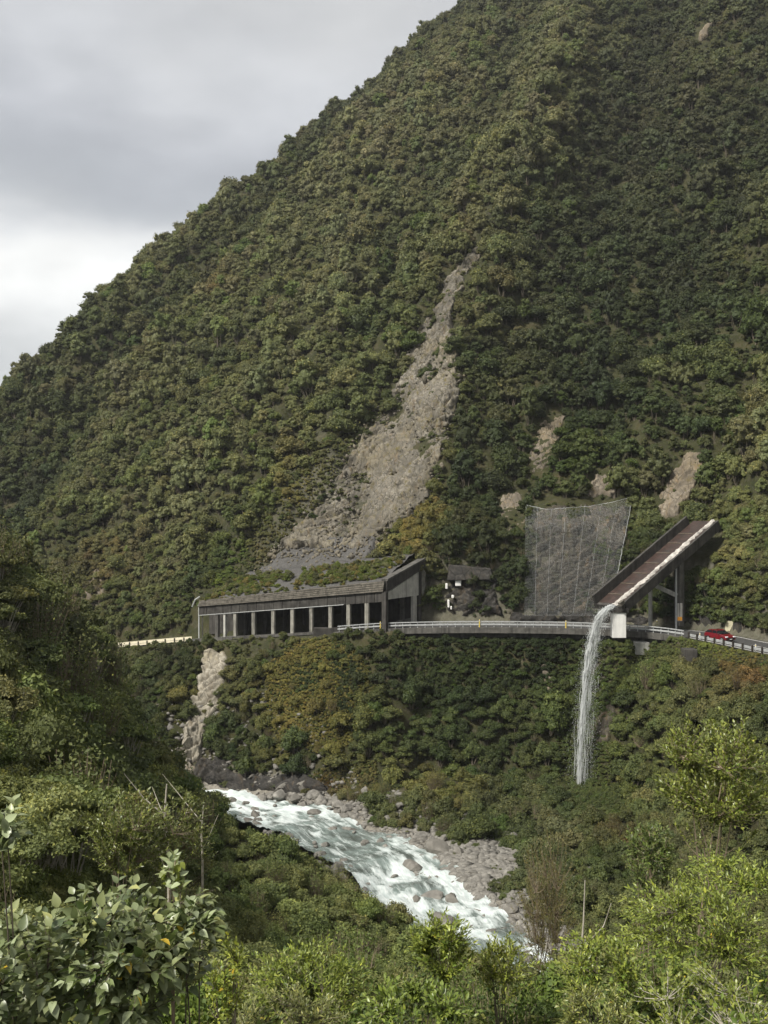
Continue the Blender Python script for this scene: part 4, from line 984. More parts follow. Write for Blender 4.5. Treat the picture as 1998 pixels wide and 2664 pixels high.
instancer('forest', [p for p in rest if GROUPS[p[0]] == 'tree' or p[0] == 'fern'], ['far_tree', 'far_olive', 'mid_tree', 'near_tree', 'near_umbrella', 'umbrella', 'fern'], 'dense evergreen forest covering the mountain and gorge', 1)
instancer('scrub', [p for p in rest if GROUPS[p[0]] == 'shrub'], ['heath', 'twiggy'], 'low scrub covering the gorge wall and banks', 2)
instancer('grass', [p for p in rest if p[0] == 'tussock'], ['tussock'], 'tussock grass on ledges and verges', 3)
# ------------------------------------------------------------------ river
def river():
    L = resample(RIVER, 60); L = L[(L[:, 1] < 185)]
    d = np.gradient(L[:, :2], axis=0); d /= np.linalg.norm(d, axis=1, keepdims=True)
    nrm = np.stack([d[:, 1], -d[:, 0]], 1)
    arc = np.concatenate([[0], np.cumsum(np.linalg.norm(np.diff(L[:, :2], axis=0), axis=1))])
    m = 44; s = np.linspace(-5.9, 5.9, m)
    X = L[:, 0:1] + nrm[:, 0:1] * s; Y = L[:, 1:2] + nrm[:, 1:2] * s
    A = np.repeat(arc[:, None], m, 1); S = np.repeat(s[None], len(L), 0)
    rapid = 0.5 + 0.5 * fbm(A / 9, S / 14, seed=51, octv=2)
    rapid = np.clip(rapid + 0.25 * np.exp(-((A - np.interp(-19, L[::-1, 0], arc[::-1])) / 12) ** 2), 0, 1)
    wv = 0.30 * fbm(A / 2.6, S / 1.5, seed=52, octv=4) * rapid + 0.10 * fbm(A / 0.8, S / 0.6, seed=53, octv=3)
    steps = 0.35 * fbm(A / 5.5, S / 9, seed=54, octv=2)
    Z = L[:, 2:3] + wv + steps - 0.25
    foam = np.clip(rapid * 0.9 + wv * 1.2 - 0.25 - 0.03 * np.abs(S) + 0.5 * fbm(A / 4, S / 2, seed=55, octv=2), 0, 1)
    i = np.arange(A.size).reshape(A.shape)
    me = np_mesh('river', np.stack([X, Y, Z], -1).reshape(-1, 3), np.stack([i[:-1, :-1], i[:-1, 1:], i[1:, 1:], i[1:, :-1]], -1).reshape(-1, 4),
                 {'foam': ('FLOAT', 'POINT', foam.ravel()), 'flow': ('FLOAT_VECTOR', 'POINT', np.stack([S, A, 0 * A], -1).reshape(-1, 3))})
    tag(obj('river', me, M['river'], smooth=True), kind='structure')
    return L, nrm, arc
RL, RN, RA = river()
# boulders of the river bed
def boulder_mesh(seed, flat):
    iv, fi = ico_sphere(); rs = np.random.default_rng(seed)
    P = iv.copy()
    for _ in range(7):                                  # chip flat facets off a sphere
        n = rs.normal(0, 1, 3); n /= np.linalg.norm(n); h = rs.uniform(0.42, 0.78); d = P @ n
        P = P - np.maximum(d - h, 0)[:, None] * n * 0.9
    P *= 1 + 0.10 * fbm(iv[:, 0] * 1.5, iv[:, 1] * 1.5, iv[:, 2] * 1.5, seed=seed, octv=3)[:, None]
    P *= np.array([1.0, rs.uniform(0.7, 0.95), flat])
    me = bpy.data.meshes.new('boulder'); me.from_pydata(P.tolist(), [], fi.tolist()); me.materials.append(M['boulder']); me.update(); return me
BOULD = [boulder_mesh(30 + i, 0.55 + 0.06 * (i % 4)) for i in range(8)]
STONES = []
def boulders():
    rs = np.random.default_rng(77); cand = []
    def on_river(n, smin_, smax_, rr, where, k0=0.0, k1=1.0):
        for _ in range(n):
            k = rs.integers(int(len(RL) * k0), int(len(RL) * k1)); s = rs.uniform(smin_, smax_)
            x, y = RL[k, :2] + RN[k] * s
            if y > 168 or y < 70: continue
            z = max(float(H(x, y)), RL[k, 2] - 0.5)
            if z > RL[k, 2] + 1.8: continue
            cand.append((x, y, z, float(np.exp(rs.normal(math.log(rr), 0.45))), where))
    on_river(190, -4.6, 4.6, 0.45, 'mid')
    on_river(520, 4.4, 9.5, 0.48, 'far')
    on_river(200, -8.0, -4.2, 0.60, 'near')
    for _ in range(160):
        x, y = rs.normal(10.5, 3.5), rs.normal(115, 4.5)
        cand.append((x, y, float(H(x, y)), float(np.exp(rs.normal(-0.9, 0.4))), 'fan'))
    for u, v, r in ((600, 2092, 1.3), (570, 2075, 1.0), (640, 2096, 0.8), (730, 2075, 1.5), (770, 2085, 1.2), (700, 2080, 1.0), (900, 2130, 0.9), (905, 2168, 1.0), (1075, 2265, 1.3), (1130, 2345, 1.2),
                    (950, 2235, 1.5), (985, 2262, 1.1), (1060, 2335, 1.2), (1075, 2375, 1.3), (1180, 2360, 1.3), (1250, 2390, 1.1), (1110, 2410, 1.4), (1220, 2440, 1.2), (830, 2080, 1.1), (880, 2100, 1.1)):
        p = ground_at(u, v, 60)[0]
        if not np.isnan(p[0]): cand.append((p[0], p[1], p[2] + 0.2, r, 'mid' if abs(polydist(p[:1], p[1:2], RIVER_S)[0][0]) < 4.5 else 'far'))
    return cand
cand = boulders()
BP = np.array([c[:3] for c in cand]); bu, bv = project(BP)
vis = visible(BP, np.array([c[3] for c in cand]), 1.2) & (bu > -60) & (bu < 2060) & (bv < 2700)
cand = [c for c, k in zip(cand, vis) if k]
cand.sort(key=lambda c: -c[3] / c[1])
rs = np.random.default_rng(9)
WHERE = {'mid': 'in the white water of the river', 'far': 'on the far bank of the river', 'near': 'on the near bank of the river', 'fan': 'on the gravel fan of the side stream'}
fine_V = []; fine_F = []; nv = 0; STLAB = []
for q, (x, y, z, r, wh) in enumerate(cand):
    me = BOULD[rs.integers(len(BOULD))]
    mat = Matrix.LocRotScale(Vector((x, y, z + r * 0.12)), Euler((rs.uniform(-0.3, 0.3), rs.uniform(-0.3, 0.3), rs.uniform(0, 6.28))), Vector((r * rs.uniform(0.9, 1.4), r, r)))
    if q < 290:
        o = bpy.data.objects.new('boulder', me); o.matrix_basis = mat; col.objects.link(o)
        STLAB.append((o, ('big ' if r > 1.0 else 'small ' if r < 0.6 else '') + {'mid': 'midstream boulder', 'far': 'far-bank boulder', 'near': 'near-bank boulder', 'fan': 'gravel-fan boulder'}[wh], *project(np.array([x, y, z]))))
        tag(o, None, 'boulder', 'boulders of the river bed')
    else:
        V = np.array([mat @ v.co for v in me.vertices]); F = np.array([p.vertices[:] for p in me.polygons])
        fine_V.append(V); fine_F.append(F + nv); nv += len(V)
unique_labels(STLAB)
# cobbles between them
rsc = np.random.default_rng(19); small = ico_sphere()
import bmesh as _bm
b_ = _bm.new(); _bm.ops.create_icosphere(b_, subdivisions=1, radius=1.0); CV_ = np.array([v.co[:] for v in b_.verts]); CF_ = np.array([[v.index for v in f.verts] for f in b_.faces]); b_.free()
cob = 0
GN_ = 13000; kk_ = rsc.integers(0, len(RL), GN_); ss_ = np.where(rsc.random(GN_) < 0.5, rsc.uniform(4.4, 12, GN_), rsc.uniform(-8, -4.2, GN_)); gxy = RL[kk_, :2] + RN[kk_] * ss_[:, None]
gf = rsc.random(GN_) < 0.3; gxy[gf] = np.stack([rsc.normal(10.5, 3.8, GN_), rsc.normal(115, 5, GN_)], 1)[gf]
gxy = gxy[(gxy[:, 1] < 165) & (gxy[:, 1] > 72) & (gxy[:, 0] < 26)]; gz_ = H(gxy[:, 0], gxy[:, 1])
for (x, y), z in zip(gxy, gz_):
    r = np.exp(rsc.normal(-1.35, 0.4)); a_ = rsc.uniform(0, 6.28); ca, sa = math.cos(a_), math.sin(a_); P = CV_ * (1 + 0.25 * rsc.normal(0, 1, (len(CV_), 1))) * r * np.array([1.2, 1, 0.65]) @ np.array([[ca, sa, 0], [-sa, ca, 0], [0, 0, 1]])
    fine_V.append(P + np.array([x, y, z + 0.1 * r])); fine_F.append(CF_ + nv); nv += len(CV_)
tag(obj('gravel', np_mesh('gravel', np.concatenate(fine_V), np.concatenate(fine_F)), M['boulder']), 'loose stones and cobbles along the river banks', kind='stuff')
# rubble lying on the slide and its apron
rub = np.random.default_rng(29); RV, RF, nr_ = [], [], 0
vs_ = [q[0] for q in SLIDE]
for _ in range(1100):
    if rub.random() < 0.2: v_ = rub.uniform(1405, 1525); u_ = rub.uniform(np.interp(v_, [1395, 1535], [770, 600]), np.interp(v_, [1395, 1535], [985, 870]))
    else: v_ = 1460 - 560 * rub.random() ** 1.6; u_ = rub.uniform(np.interp(v_, vs_, [q[1] for q in SLIDE]) - 12, np.interp(v_, vs_, [q[2] for q in SLIDE]) + 12)
    RV.append((u_, v_))
RP = ground_at(np.array(RV)[:, 0], np.array(RV)[:, 1], 120); VV, FF = [], []
for p_ in RP:
    if np.isnan(p_[0]): continue
    r = min(0.75, np.exp(rub.normal(-1.75, 0.5))); n_ = Hn(p_[:1], p_[1:2], 2.0)[0]
    q_ = CV_ * (1 + 0.3 * rub.normal(0, 1, (len(CV_), 1))) * r * np.array([1.2, 1, 0.75]) @ np.array(Euler((rub.uniform(0, 6), rub.uniform(0, 6), 0)).to_matrix()).T
    VV.append(q_ + p_ + n_ * 0.85); FF.append(CF_ + nr_); nr_ += len(CV_)
tag(obj('rubble', np_mesh('rubble', np.concatenate(VV), np.concatenate(FF)), M['slide_rock']), 'loose broken stones lying on the rock slide', kind='stuff')
# the side stream's trickle over the fan
def trickle():
    pts = [ground_at(u, v, 80)[0] for u, v in ((1360, 2255), (1310, 2270), (1270, 2282), (1230, 2292), (1195, 2296), (1165, 2300))]
    P = resample(np.array(pts), 8); A, B = [], []
    for i, p in enumerate(P):
        w = 0.28 + 0.18 * math.sin(i * 1.7); z = float(H(p[0], p[1])) + 0.16
        A.append((p[0], p[1] - w, z)); B.append((p[0], p[1] + w, z + 0.02))
    tag(MB().ribbon(A, B).build('side_stream', M['foam_stream']), kind='structure')
trickle()

# ------------------------------------------------------------------ road
def offset_line(L, s):
    d = np.gradient(L[:, :2], axis=0); d /= np.linalg.norm(d, axis=1, keepdims=True)
    n = np.stack([d[:, 1], -d[:, 0]], 1)
    return np.concatenate([L[:, :2] + n * s, L[:, 2:3]], 1)
EL = resample(EDGE, 14)
def strip(name, s0, s1, dz, mat, sub=None, thick=None):
    L = EL if sub is None else EL[(EL[:, 0] >= sub[0]) & (EL[:, 0] <= sub[1])]
    A, B = offset_line(L, s0), offset_line(L, s1); A[:, 2] += dz; B[:, 2] += dz
    return MB().ribbon(A, B)
tag(strip('road', 0.1, 8.7, 0.02, None).build('road', M['asphalt']), kind='structure')
for s0 in (0.75, 7.75):
    tag(strip('line', s0, s0 + 0.18, 0.026, None).build('edge_line', M['road_line']), 'white edge line painted along the road', kind='structure')
# broken centre line: each dash a strip of paint
CL = offset_line(EL, 4.2); arc = np.concatenate([[0], np.cumsum(np.linalg.norm(np.diff(CL[:, :2], axis=0), axis=1))])
a0 = 0.0
while a0 < arc[-1] - 4:
    q = np.linspace(a0, a0 + 3.0, 4); P = np.stack([np.interp(q, arc, CL[:, k]) for k in range(3)], 1)
    if 30 < P[0, 0] < 62:
        t_ = P[-1, :2] - P[0, :2]; t_ /= np.linalg.norm(t_); n_ = np.array([t_[1], -t_[0], 0]) * 0.08
        A, B = P - n_, P + n_; A[:, 2] += 0.027; B[:, 2] += 0.027
        tag(MB().ribbon(A, B).build('centre_line', M['road_line']), 'white dash of the broken centre line', kind='structure')
    a0 += 8.0
# ------------------------------------------------------------------ viaduct
def along(x):  # point of the edge line at plan coordinate x
    i = np.argsort(EL[:, 0]); return np.array([x, np.interp(x, EL[i, 0], EL[i, 1]), np.interp(x, EL[i, 0], EL[i, 2])])
def edge_frame(x):
    a, b = along(x - 0.4), along(x + 0.4); t_ = b - a; t_[2] = 0; t_ /= np.linalg.norm(t_); n_ = np.array([-t_[1], t_[0], 0]); return along(x), t_, n_   # t to the right, n uphill
def sweep(x0, x1, n, prof):
    """profile (offset uphill, height above road) swept along the road edge"""
    mb = MB(); k = len(prof); V = []
    for x in np.linspace(x0, x1, n):
        p, t_, n_ = edge_frame(x)
        V += [p + n_ * a + np.array([0, 0, b]) for a, b in prof]
    F = [(i * k + j, (i + 1) * k + j, (i + 1) * k + (j + 1) % k, i * k + (j + 1) % k) for i in range(n - 1) for j in range(k)] + [tuple(range(k)), tuple((n - 1) * k + j for j in range(k - 1, -1, -1))]
    return mb.add(V, F)
via = empty('viaduct', tuple(along(20)))
sweep(1.5, 41.5, 60, [(-0.55, 0.0), (-0.55, -0.62), (0.3, -0.72), (0.3, -1.35), (5.2, -1.35), (5.2, 0.0)]).build('deck', M['grey_concrete'], via)
sweep(-7.5, 41.8, 60, [(-0.72, 0.22), (-0.72, -0.62), (-0.553, -0.62), (-0.553, -0.003), (0.05, -0.003), (0.05, 0.22)]).build('edge_beam', M['grey_concrete'], via)
for x in (7.0, 15.0, 23.0, 31.0, 37.5):
    p, t_, n_ = edge_frame(x)
    c = p + n_ * 1.7; zb = float(H(c[0], c[1])) - 1.0
    MB().box((c[0], c[1], (p[2] - 1.36 + zb) / 2), (1.1, 0.9, p[2] - 1.36 - zb), (t_, n_, (0, 0, 1))).build('pier', M['dark_concrete'], via)
tag(via, 'grey concrete half-viaduct carrying the road along the cliff', 'viaduct')
# retaining blocks under the right end of the shelter and below the road
def wall_block(name, u0, u1, v0, v1, Y, depth, mat, label, cat='wall'):
    a, b = at(u0, v0, Y), at(u1, v1, Y)
    e = MB().box(((a[0] + b[0]) / 2, Y + depth / 2, (a[2] + b[2]) / 2), (b[0] - a[0], depth, a[2] - b[2])).build(name, mat, bevel=0.05)
    tag(e, label, cat); return e
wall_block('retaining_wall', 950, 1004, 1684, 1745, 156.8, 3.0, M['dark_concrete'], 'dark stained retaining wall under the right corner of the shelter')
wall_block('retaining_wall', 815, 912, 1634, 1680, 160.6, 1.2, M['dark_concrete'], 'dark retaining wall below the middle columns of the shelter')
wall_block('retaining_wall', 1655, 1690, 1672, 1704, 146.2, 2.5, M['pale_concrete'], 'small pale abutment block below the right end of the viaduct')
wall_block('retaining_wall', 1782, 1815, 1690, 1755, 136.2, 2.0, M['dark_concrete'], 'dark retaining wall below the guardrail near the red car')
# ------------------------------------------------------------------ barriers
def barrier(name, x0, x1, step, off, label, style):
    e = empty(name, tuple(along((x0 + x1) / 2)))
    xs = []; a, b = along(x0), along(x1)
    i = np.argsort(EL[:, 0]); xx = np.linspace(x0, x1, 600); P = np.stack([along(x) for x in xx]); ar = np.concatenate([[0], np.cumsum(np.linalg.norm(np.diff(P, axis=0), axis=1))])
    nseg = max(2, int(ar[-1] / 1.2)); sx = np.interp(np.linspace(0, ar[-1], nseg), ar, xx)
    def bar(nm, z0, z1, d0, d1, mat):
        mb = MB(); V = []
        for x in sx:
            p, t_, n_ = edge_frame(x); V += [p + n_ * (off + q) + np.array([0, 0, z]) for q, z in ((d0, z0), (d0, z1), (d1, z1), (d1, z0))]
        F = [(k * 4 + j, (k + 1) * 4 + j, (k + 1) * 4 + (j + 1) % 4, k * 4 + (j + 1) % 4) for k in range(len(sx) - 1) for j in range(4)] + [(0, 1, 2, 3), tuple(4 * (len(sx) - 1) + j for j in (3, 2, 1, 0))]
        mb.add(V, F).build(nm, mat, e)
    if style == 'viaduct':
        bar('top_rail', 0.98, 1.12, -0.06, 0.06, M['galvanised']); bar('lower_rail', 0.52, 0.74, -0.02, 0.09, M['galvanised'])
    elif style == 'beam':
        bar('top_rail', 0.60, 0.74, -0.01, 0.05, M['galvanised']); bar('lower_rail', 0.42, 0.56, -0.01, 0.05, M['galvanised']); bar('rail_web', 0.55, 0.61, 0.03, 0.07, M['galvanised'])
    else:
        bar('top_rail', 0.42, 0.86, -0.01, 0.06, M['cream_rail']); bar('lower_rail', 0.10, 0.36, -0.01, 0.06, M['cream_rail'])
    pm = None
    for a_ in np.arange(0.2, ar[-1], step):
        x = float(np.interp(a_, ar, xx)); p, t_, n_ = edge_frame(x)
        if pm is None:
            h, w, d = {'viaduct': (1.04, 0.11, 0.13), 'beam': (0.95, 0.20, 0.18), 'cream': (0.8, 0.14, 0.14)}[style]
            pm = MB().box((0, 0, h / 2 - 0.06), (w, d, h + 0.12)).mesh('post'); pm.materials.append(M['galvanised' if style == 'viaduct' else 'post_dark'])
        o = bpy.data.objects.new('post', pm); col.objects.link(o); o.parent = e; o.matrix_parent_inverse = parent_matrix(e).inverted()
        q = p + n_ * (off + {'viaduct': 0.16, 'beam': -0.14, 'cream': -0.10}[style])
        o.matrix_basis = Matrix.Translation(Vector(q)) @ Matrix.Rotation(math.atan2(t_[1], t_[0]), 4, 'Z')
    tag(e, label, 'guardrail')
barrier('viaduct_railing', -7.0, 41.6, 1.15, -0.35, 'pale steel railing along the edge of the viaduct', 'viaduct')
barrier('guardrail', 41.9, 60.0, 1.55, -0.1, 'steel guardrail with dark posts below the red car', 'beam')
barrier('guardrail', -64.0, -32.2, 2.2, -0.1, 'cream guardrail on the road left of the shelter', 'cream')
# marker posts
for x, s_, lab in ((26.5, -0.55, 'left of the white pier'), (14.2, -0.55, 'near the middle of the viaduct'), (-0.4, -0.55, 'at the right corner of the shelter')):
    p, t_, n_ = edge_frame(x); c = p + n_ * s_
    e = empty('marker_post', (c[0], c[1], p[2]))
    MB().box((c[0], c[1], p[2] + 0.78), (0.12, 0.05, 1.16)).build('blade', M['marker_yellow'], e); MB().box((c[0], c[1] - 0.03, p[2] + 1.2), (0.10, 0.02, 0.2)).build('reflector', M['white_paint'], e)
    tag(e, f'thin yellow marker post on the viaduct edge {lab}', 'marker post')
for x, s_, lab in ((42.6, 0.5, 'behind the first guardrail post left of the red car'), (47.3, 0.5, 'at the guardrail right of the red car'), (36.6, 8.9, 'at the foot of the tall chute column')):
    p, t_, n_ = edge_frame(x); c = p + n_ * s_
    e = empty('marker_post', (c[0], c[1], p[2]))
    MB().box((c[0], c[1], p[2] + 0.52), (0.13, 0.05, 1.04)).build('blade', M['white_paint'], e); MB().box((c[0], c[1] - 0.03, p[2] + 0.85), (0.10, 0.02, 0.12)).build('reflector', M['marker_yellow'], e)
    tag(e, f'short white marker post {lab}', 'marker post')

# ------------------------------------------------------------------ rock shelter
YA, YB = 173.0, 156.6
PA, PB = at(517, 1600, YA)[:2], at(999, 1600, YB)[:2]
def front(u, off=0.0):
    """plan point of the shelter front under photo column u"""
    k = (u - CU) / FPX; d = PB - PA; t_ = (k * PA[1] - PA[0]) / (d[0] - k * d[1])
    n_ = np.array([-d[1], d[0]]) / np.linalg.norm(d); return PA + d * t_ + n_ * off, t_
FT = np.array([*((PB - PA) / np.linalg.norm(PB - PA)), 0]); FN = np.array([-FT[1], FT[0], 0])
TOPZ = lambda t_: -14.75 + t_ * (-10.35 + 14.75)
MIDZ = lambda t_: -15.75 + t_ * (-12.0 + 15.75)
BOTZ = lambda t_: -17.25 + t_ * (-13.55 + 17.25)
RDZ = lambda t_: -21.4 + t_ * (-17.75 + 21.4)
she = empty('rock_shelter', (float(PA[0] + PB[0]) / 2, float(PA[1] + PB[1]) / 2, float(RDZ(0.5))))
def seg_box(name, t0, t1, off0, off1, z0a, z1a, z0b, z1b, mat, parent, bevel=0.0):
    a, b = PA + (PB - PA) * t0, PA + (PB - PA) * t1; n2 = FN[:2]
    P = [(*(a + n2 * off0), z0a), (*(b + n2 * off0), z0b), (*(b + n2 * off1), z0b), (*(a + n2 * off1), z0a), (*(a + n2 * off0), z1a), (*(b + n2 * off0), z1b), (*(b + n2 * off1), z1b), (*(a + n2 * off1), z1a)]
    return MB().hexa(P).build(name, mat, parent, bevel=bevel)
# upper fascia: rows of weathered planks, each its own board
rsp = np.random.default_rng(4); NR = 5
for r_ in range(NR):
    cuts = np.sort(np.concatenate([[0, 1.0], np.linspace(0, 1, 12)[1:-1] + rsp.uniform(-0.025, 0.025, 10)]))
    for t0, t1 in zip(cuts[:-1], cuts[1:]):
        def zz(t_, k): return MIDZ(t_) + (TOPZ(t_) - MIDZ(t_)) * k
        j = rsp.uniform(-0.05, 0.05); k0, k1 = r_ / NR + 0.012, (r_ + 1) / NR - 0.03
        seg_box('plank', t0 + 0.0008, t1 - 0.0008, -0.35 + j + 0.10 * r_, -0.1 + 0.10 * r_, zz(t0, k0) + rsp.uniform(-.03, .03), zz(t0, k1), zz(t1, k0), zz(t1, k1) + rsp.uniform(-.03, .03), M['plank_wood'], she)
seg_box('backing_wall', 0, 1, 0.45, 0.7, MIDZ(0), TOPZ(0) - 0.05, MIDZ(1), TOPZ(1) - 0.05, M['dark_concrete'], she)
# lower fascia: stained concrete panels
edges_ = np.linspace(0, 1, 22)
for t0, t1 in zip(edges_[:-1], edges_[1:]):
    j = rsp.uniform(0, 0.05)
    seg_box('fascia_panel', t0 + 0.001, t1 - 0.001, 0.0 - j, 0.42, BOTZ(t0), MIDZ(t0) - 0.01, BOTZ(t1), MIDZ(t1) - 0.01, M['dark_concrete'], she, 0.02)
seg_box('pipe', 0.0, 0.80, -0.12, -0.04, BOTZ(0) - 0.02, BOTZ(0) + 0.07, BOTZ(0.8) - 0.02, BOTZ(0.8) + 0.07, M['post_grey'], she)
seg_box('roof_slab', -0.012, 1.0, 0.75, 10.0, BOTZ(0) + 0.6, BOTZ(0) + 1.1, BOTZ(1) + 0.6, BOTZ(1) + 1.1, M['dark_concrete'], she)
seg_box('kerb_wall', 0.0, 0.74, -0.15, 0.55, RDZ(0) - 1.6, RDZ(0) + 0.35, RDZ(0.74) - 1.6, RDZ(0.74) + 0.25, M['grey_concrete'], she)
seg_box('back_wall', -0.14, 1.0, 9.2, 9.8, RDZ(0) - 0.2, BOTZ(0) + 0.6, RDZ(1) - 0.2, BOTZ(1) + 0.6, M['dark_concrete'], she)
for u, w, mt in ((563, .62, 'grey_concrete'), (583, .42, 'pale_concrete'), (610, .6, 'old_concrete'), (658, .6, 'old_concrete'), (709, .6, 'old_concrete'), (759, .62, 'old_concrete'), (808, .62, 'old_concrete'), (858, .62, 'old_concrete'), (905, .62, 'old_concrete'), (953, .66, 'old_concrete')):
    p, t_ = front(u, 0.28)
    zb = RDZ(t_) - (1.9 if u > 930 else 0.3)
    MB().box((p[0], p[1], (BOTZ(t_) + 0.02 + zb) / 2), (w, 0.5, BOTZ(t_) + 0.02 - zb), (FT, FN, (0, 0, 1))).build('column', M[mt], she, bevel=0.03)
for u in np.linspace(560, 980, 9):
    p, t_ = front(u, 8.6); zb = RDZ(t_) - 0.2
    MB().box((p[0], p[1], (BOTZ(t_) + 0.6 + zb) / 2), (0.6, 0.5, BOTZ(t_) + 0.6 - zb), (FT, FN, (0, 0, 1))).build('rear_column', M['grey_concrete'], she)
# left end post with its bracket
p, t_ = front(517, 0.1)
MB().tube([(p[0], p[1], RDZ(0) - 2.2), (p[0], p[1], MIDZ(0) + 0.1)], 0.13, 8).build('end_post', M['post_grey'], she)
MB().box((p[0] + 0.25, p[1], MIDZ(0) + 0.15), (0.9, 0.4, 0.3)).build('bracket', M['post_grey'], she)
p2, _ = front(524, 0.25); MB().box((p2[0], p2[1], (BOTZ(0) + RDZ(0)) / 2), (0.16, 0.2, BOTZ(0) - RDZ(0))).build('side_post', M['grey_concrete'], she)
MB().tube([tuple(at(500, 1578, 174.0)), tuple(at(508, 1560, 173.4)), tuple(at(520, 1552, 173.2))], 0.12, 6).build('drain_pipe', M['post_grey'], she)
# right corner pier and the sloping end frame that climbs to the mountain
pc, tcn = front(1000, 0.2)
MB().box((pc[0], pc[1], (MIDZ(1) - RDZ(1) - 5.0) / 2 + RDZ(1) - 0.0 + 0.02), (0.72, 0.8, MIDZ(1) - RDZ(1) + 5.0 - 0.1), (FT, FN, (0, 0, 1))).build('corner_pier', M['dark_concrete'], she, bevel=0.03)
EC0 = at(1003, 1516, 157.0); EC1 = at(1115, 1452, 166.5)
ed = EC1 - EC0; ed[2] = 0; elen = np.linalg.norm(ed); ed /= elen; en = np.array([ed[1], -ed[0], 0])       # along the end frame, and outward (right, towards the viewer)
def end_hexa(name, a0, a1, zb0, zt0, zb1, zt1, th, mat, out_=0.0):
    q0, q1 = EC0 + ed * a0 * elen + en * out_, EC0 + ed * a1 * elen + en * out_
    P = [(q0[0], q0[1], zb0), (q1[0], q1[1], zb1), (*(q1 - en * th)[:2], zb1), (*(q0 - en * th)[:2], zb0), (q0[0], q0[1], zt0), (q1[0], q1[1], zt1), (*(q1 - en * th)[:2], zt1), (*(q0 - en * th)[:2], zt0)]
    return MB().hexa(P).build(name, mat, she, bevel=0.02)
zB = lambda v, Y: (CV - v) / FPX * Y
end_hexa('end_beam', 0, 1, zB(1540, 157), zB(1512, 157), zB(1468, 166.5), zB(1449, 166.5), 0.7, M['dark_concrete'], 0.25)
end_hexa('end_beam_cap', 0, 1.0, zB(1511.8, 157), zB(1506, 157), zB(1448.8, 166.5), zB(1444, 166.5), 1.2, M['grey_concrete'], 0.4)
end_hexa('end_panel', 0.05, 0.76, zB(1560, 157.5), zB(1541, 157.4), zB(1549, 164), zB(1487.5, 164.2), 0.35, M['pale_concrete'], 0.0)
def end_col(name, a, v0, v1, w, mat):
    q = EC0 + ed * a * elen; Y = q[1]
    MB().box((q[0] - en[0] * 0.3, q[1] - en[1] * 0.3, (zB(v0, Y) + zB(v1, Y)) / 2), (w, 0.5, zB(v0, Y) - zB(v1, Y)), (ed, en, (0, 0, 1))).build(name, mat, she, bevel=0.02)
end_col('end_column', 0.68, 1549.5, 1618, 0.95, M['pale_concrete'])
end_col('end_column', 0.80, 1485, 1618, 0.8, M['dark_concrete'])
end_col('end_column', 0.90, 1478, 1550, 0.9, M['old_concrete'])
end_hexa('low_wall', 0.35, 0.72, RDZ(1) - 0.2, RDZ(1) + 0.9, RDZ(1) - 0.2, RDZ(1) + 1.0, 0.4, M['grey_concrete'], -0.6)
tag(she, 'long weathered concrete rock shelter with columns over the road', 'shelter')
# earth and debris lying on the roof
def roof_debris():
    n, m = 70, 16; V = []
    for t_ in np.linspace(0.0, 0.985, n):
        for k, o_ in enumerate(np.linspace(0.05, 13, m)):
            p = PA + (PB - PA) * t_ + FN[:2] * o_
            e_ = min(1, t_ / 0.05, (1 - t_) / 0.02 + 0.3)
            z = TOPZ(t_) - 0.22 + (0.36 * o_ + 0.25 * float(fbm(np.array([p[0] / 1.4]), np.array([p[1] / 1.4]), seed=91, octv=3)[0])) * e_ * (0.25 if o_ < 0.5 else 1)
            V.append((p[0], p[1], z if o_ < 12 else z - 2))
    i = np.arange(n * m).reshape(n, m)
    o = obj('roof_debris', np_mesh('roof_debris', np.array(V), np.stack([i[:-1, :-1], i[1:, :-1], i[1:, 1:], i[:-1, 1:]], -1).reshape(-1, 4)), M['scree'], smooth=True)
    tag(o, 'fallen gravel and earth lying on the roof of the shelter', kind='structure')
roof_debris()
# plants on the roof edge
rs = np.random.default_rng(44); roof_plants = []
for _ in range(900):
    t_ = rs.uniform(0.0, 0.97); o_ = rs.uniform(0.3, 9.5)
    keep_ = (t_ < 0.34) or (t_ > 0.5 and o_ > 1.8) or (rs.random() < 0.25)
    if not keep_: continue
    p = PA + (PB - PA) * t_ + FN[:2] * o_; r = rs.uniform(0.25, 0.75) * (0.6 if o_ < 1.5 else 1.0)
    z = TOPZ(t_) - 0.3 + 0.36 * o_ * min(1, t_ / 0.05 + 0.2)
    c = (LIME * 0.75 if rs.random() < 0.5 else OLIVE if rs.random() < 0.6 else GOLD * 0.7) * rs.uniform(0.7, 1.2)
    roof_plants.append([['tussock', 'heath', 'mid_tree'][rs.integers(3)], np.array([p[0], p[1], z]), np.array([0, 0, 1.]), r, rs.uniform(0.7, 1.1), c])
instancer('roof_grass', roof_plants, ['tussock', 'heath', 'mid_tree'], 'grass and small bushes growing on the shelter roof', 6)

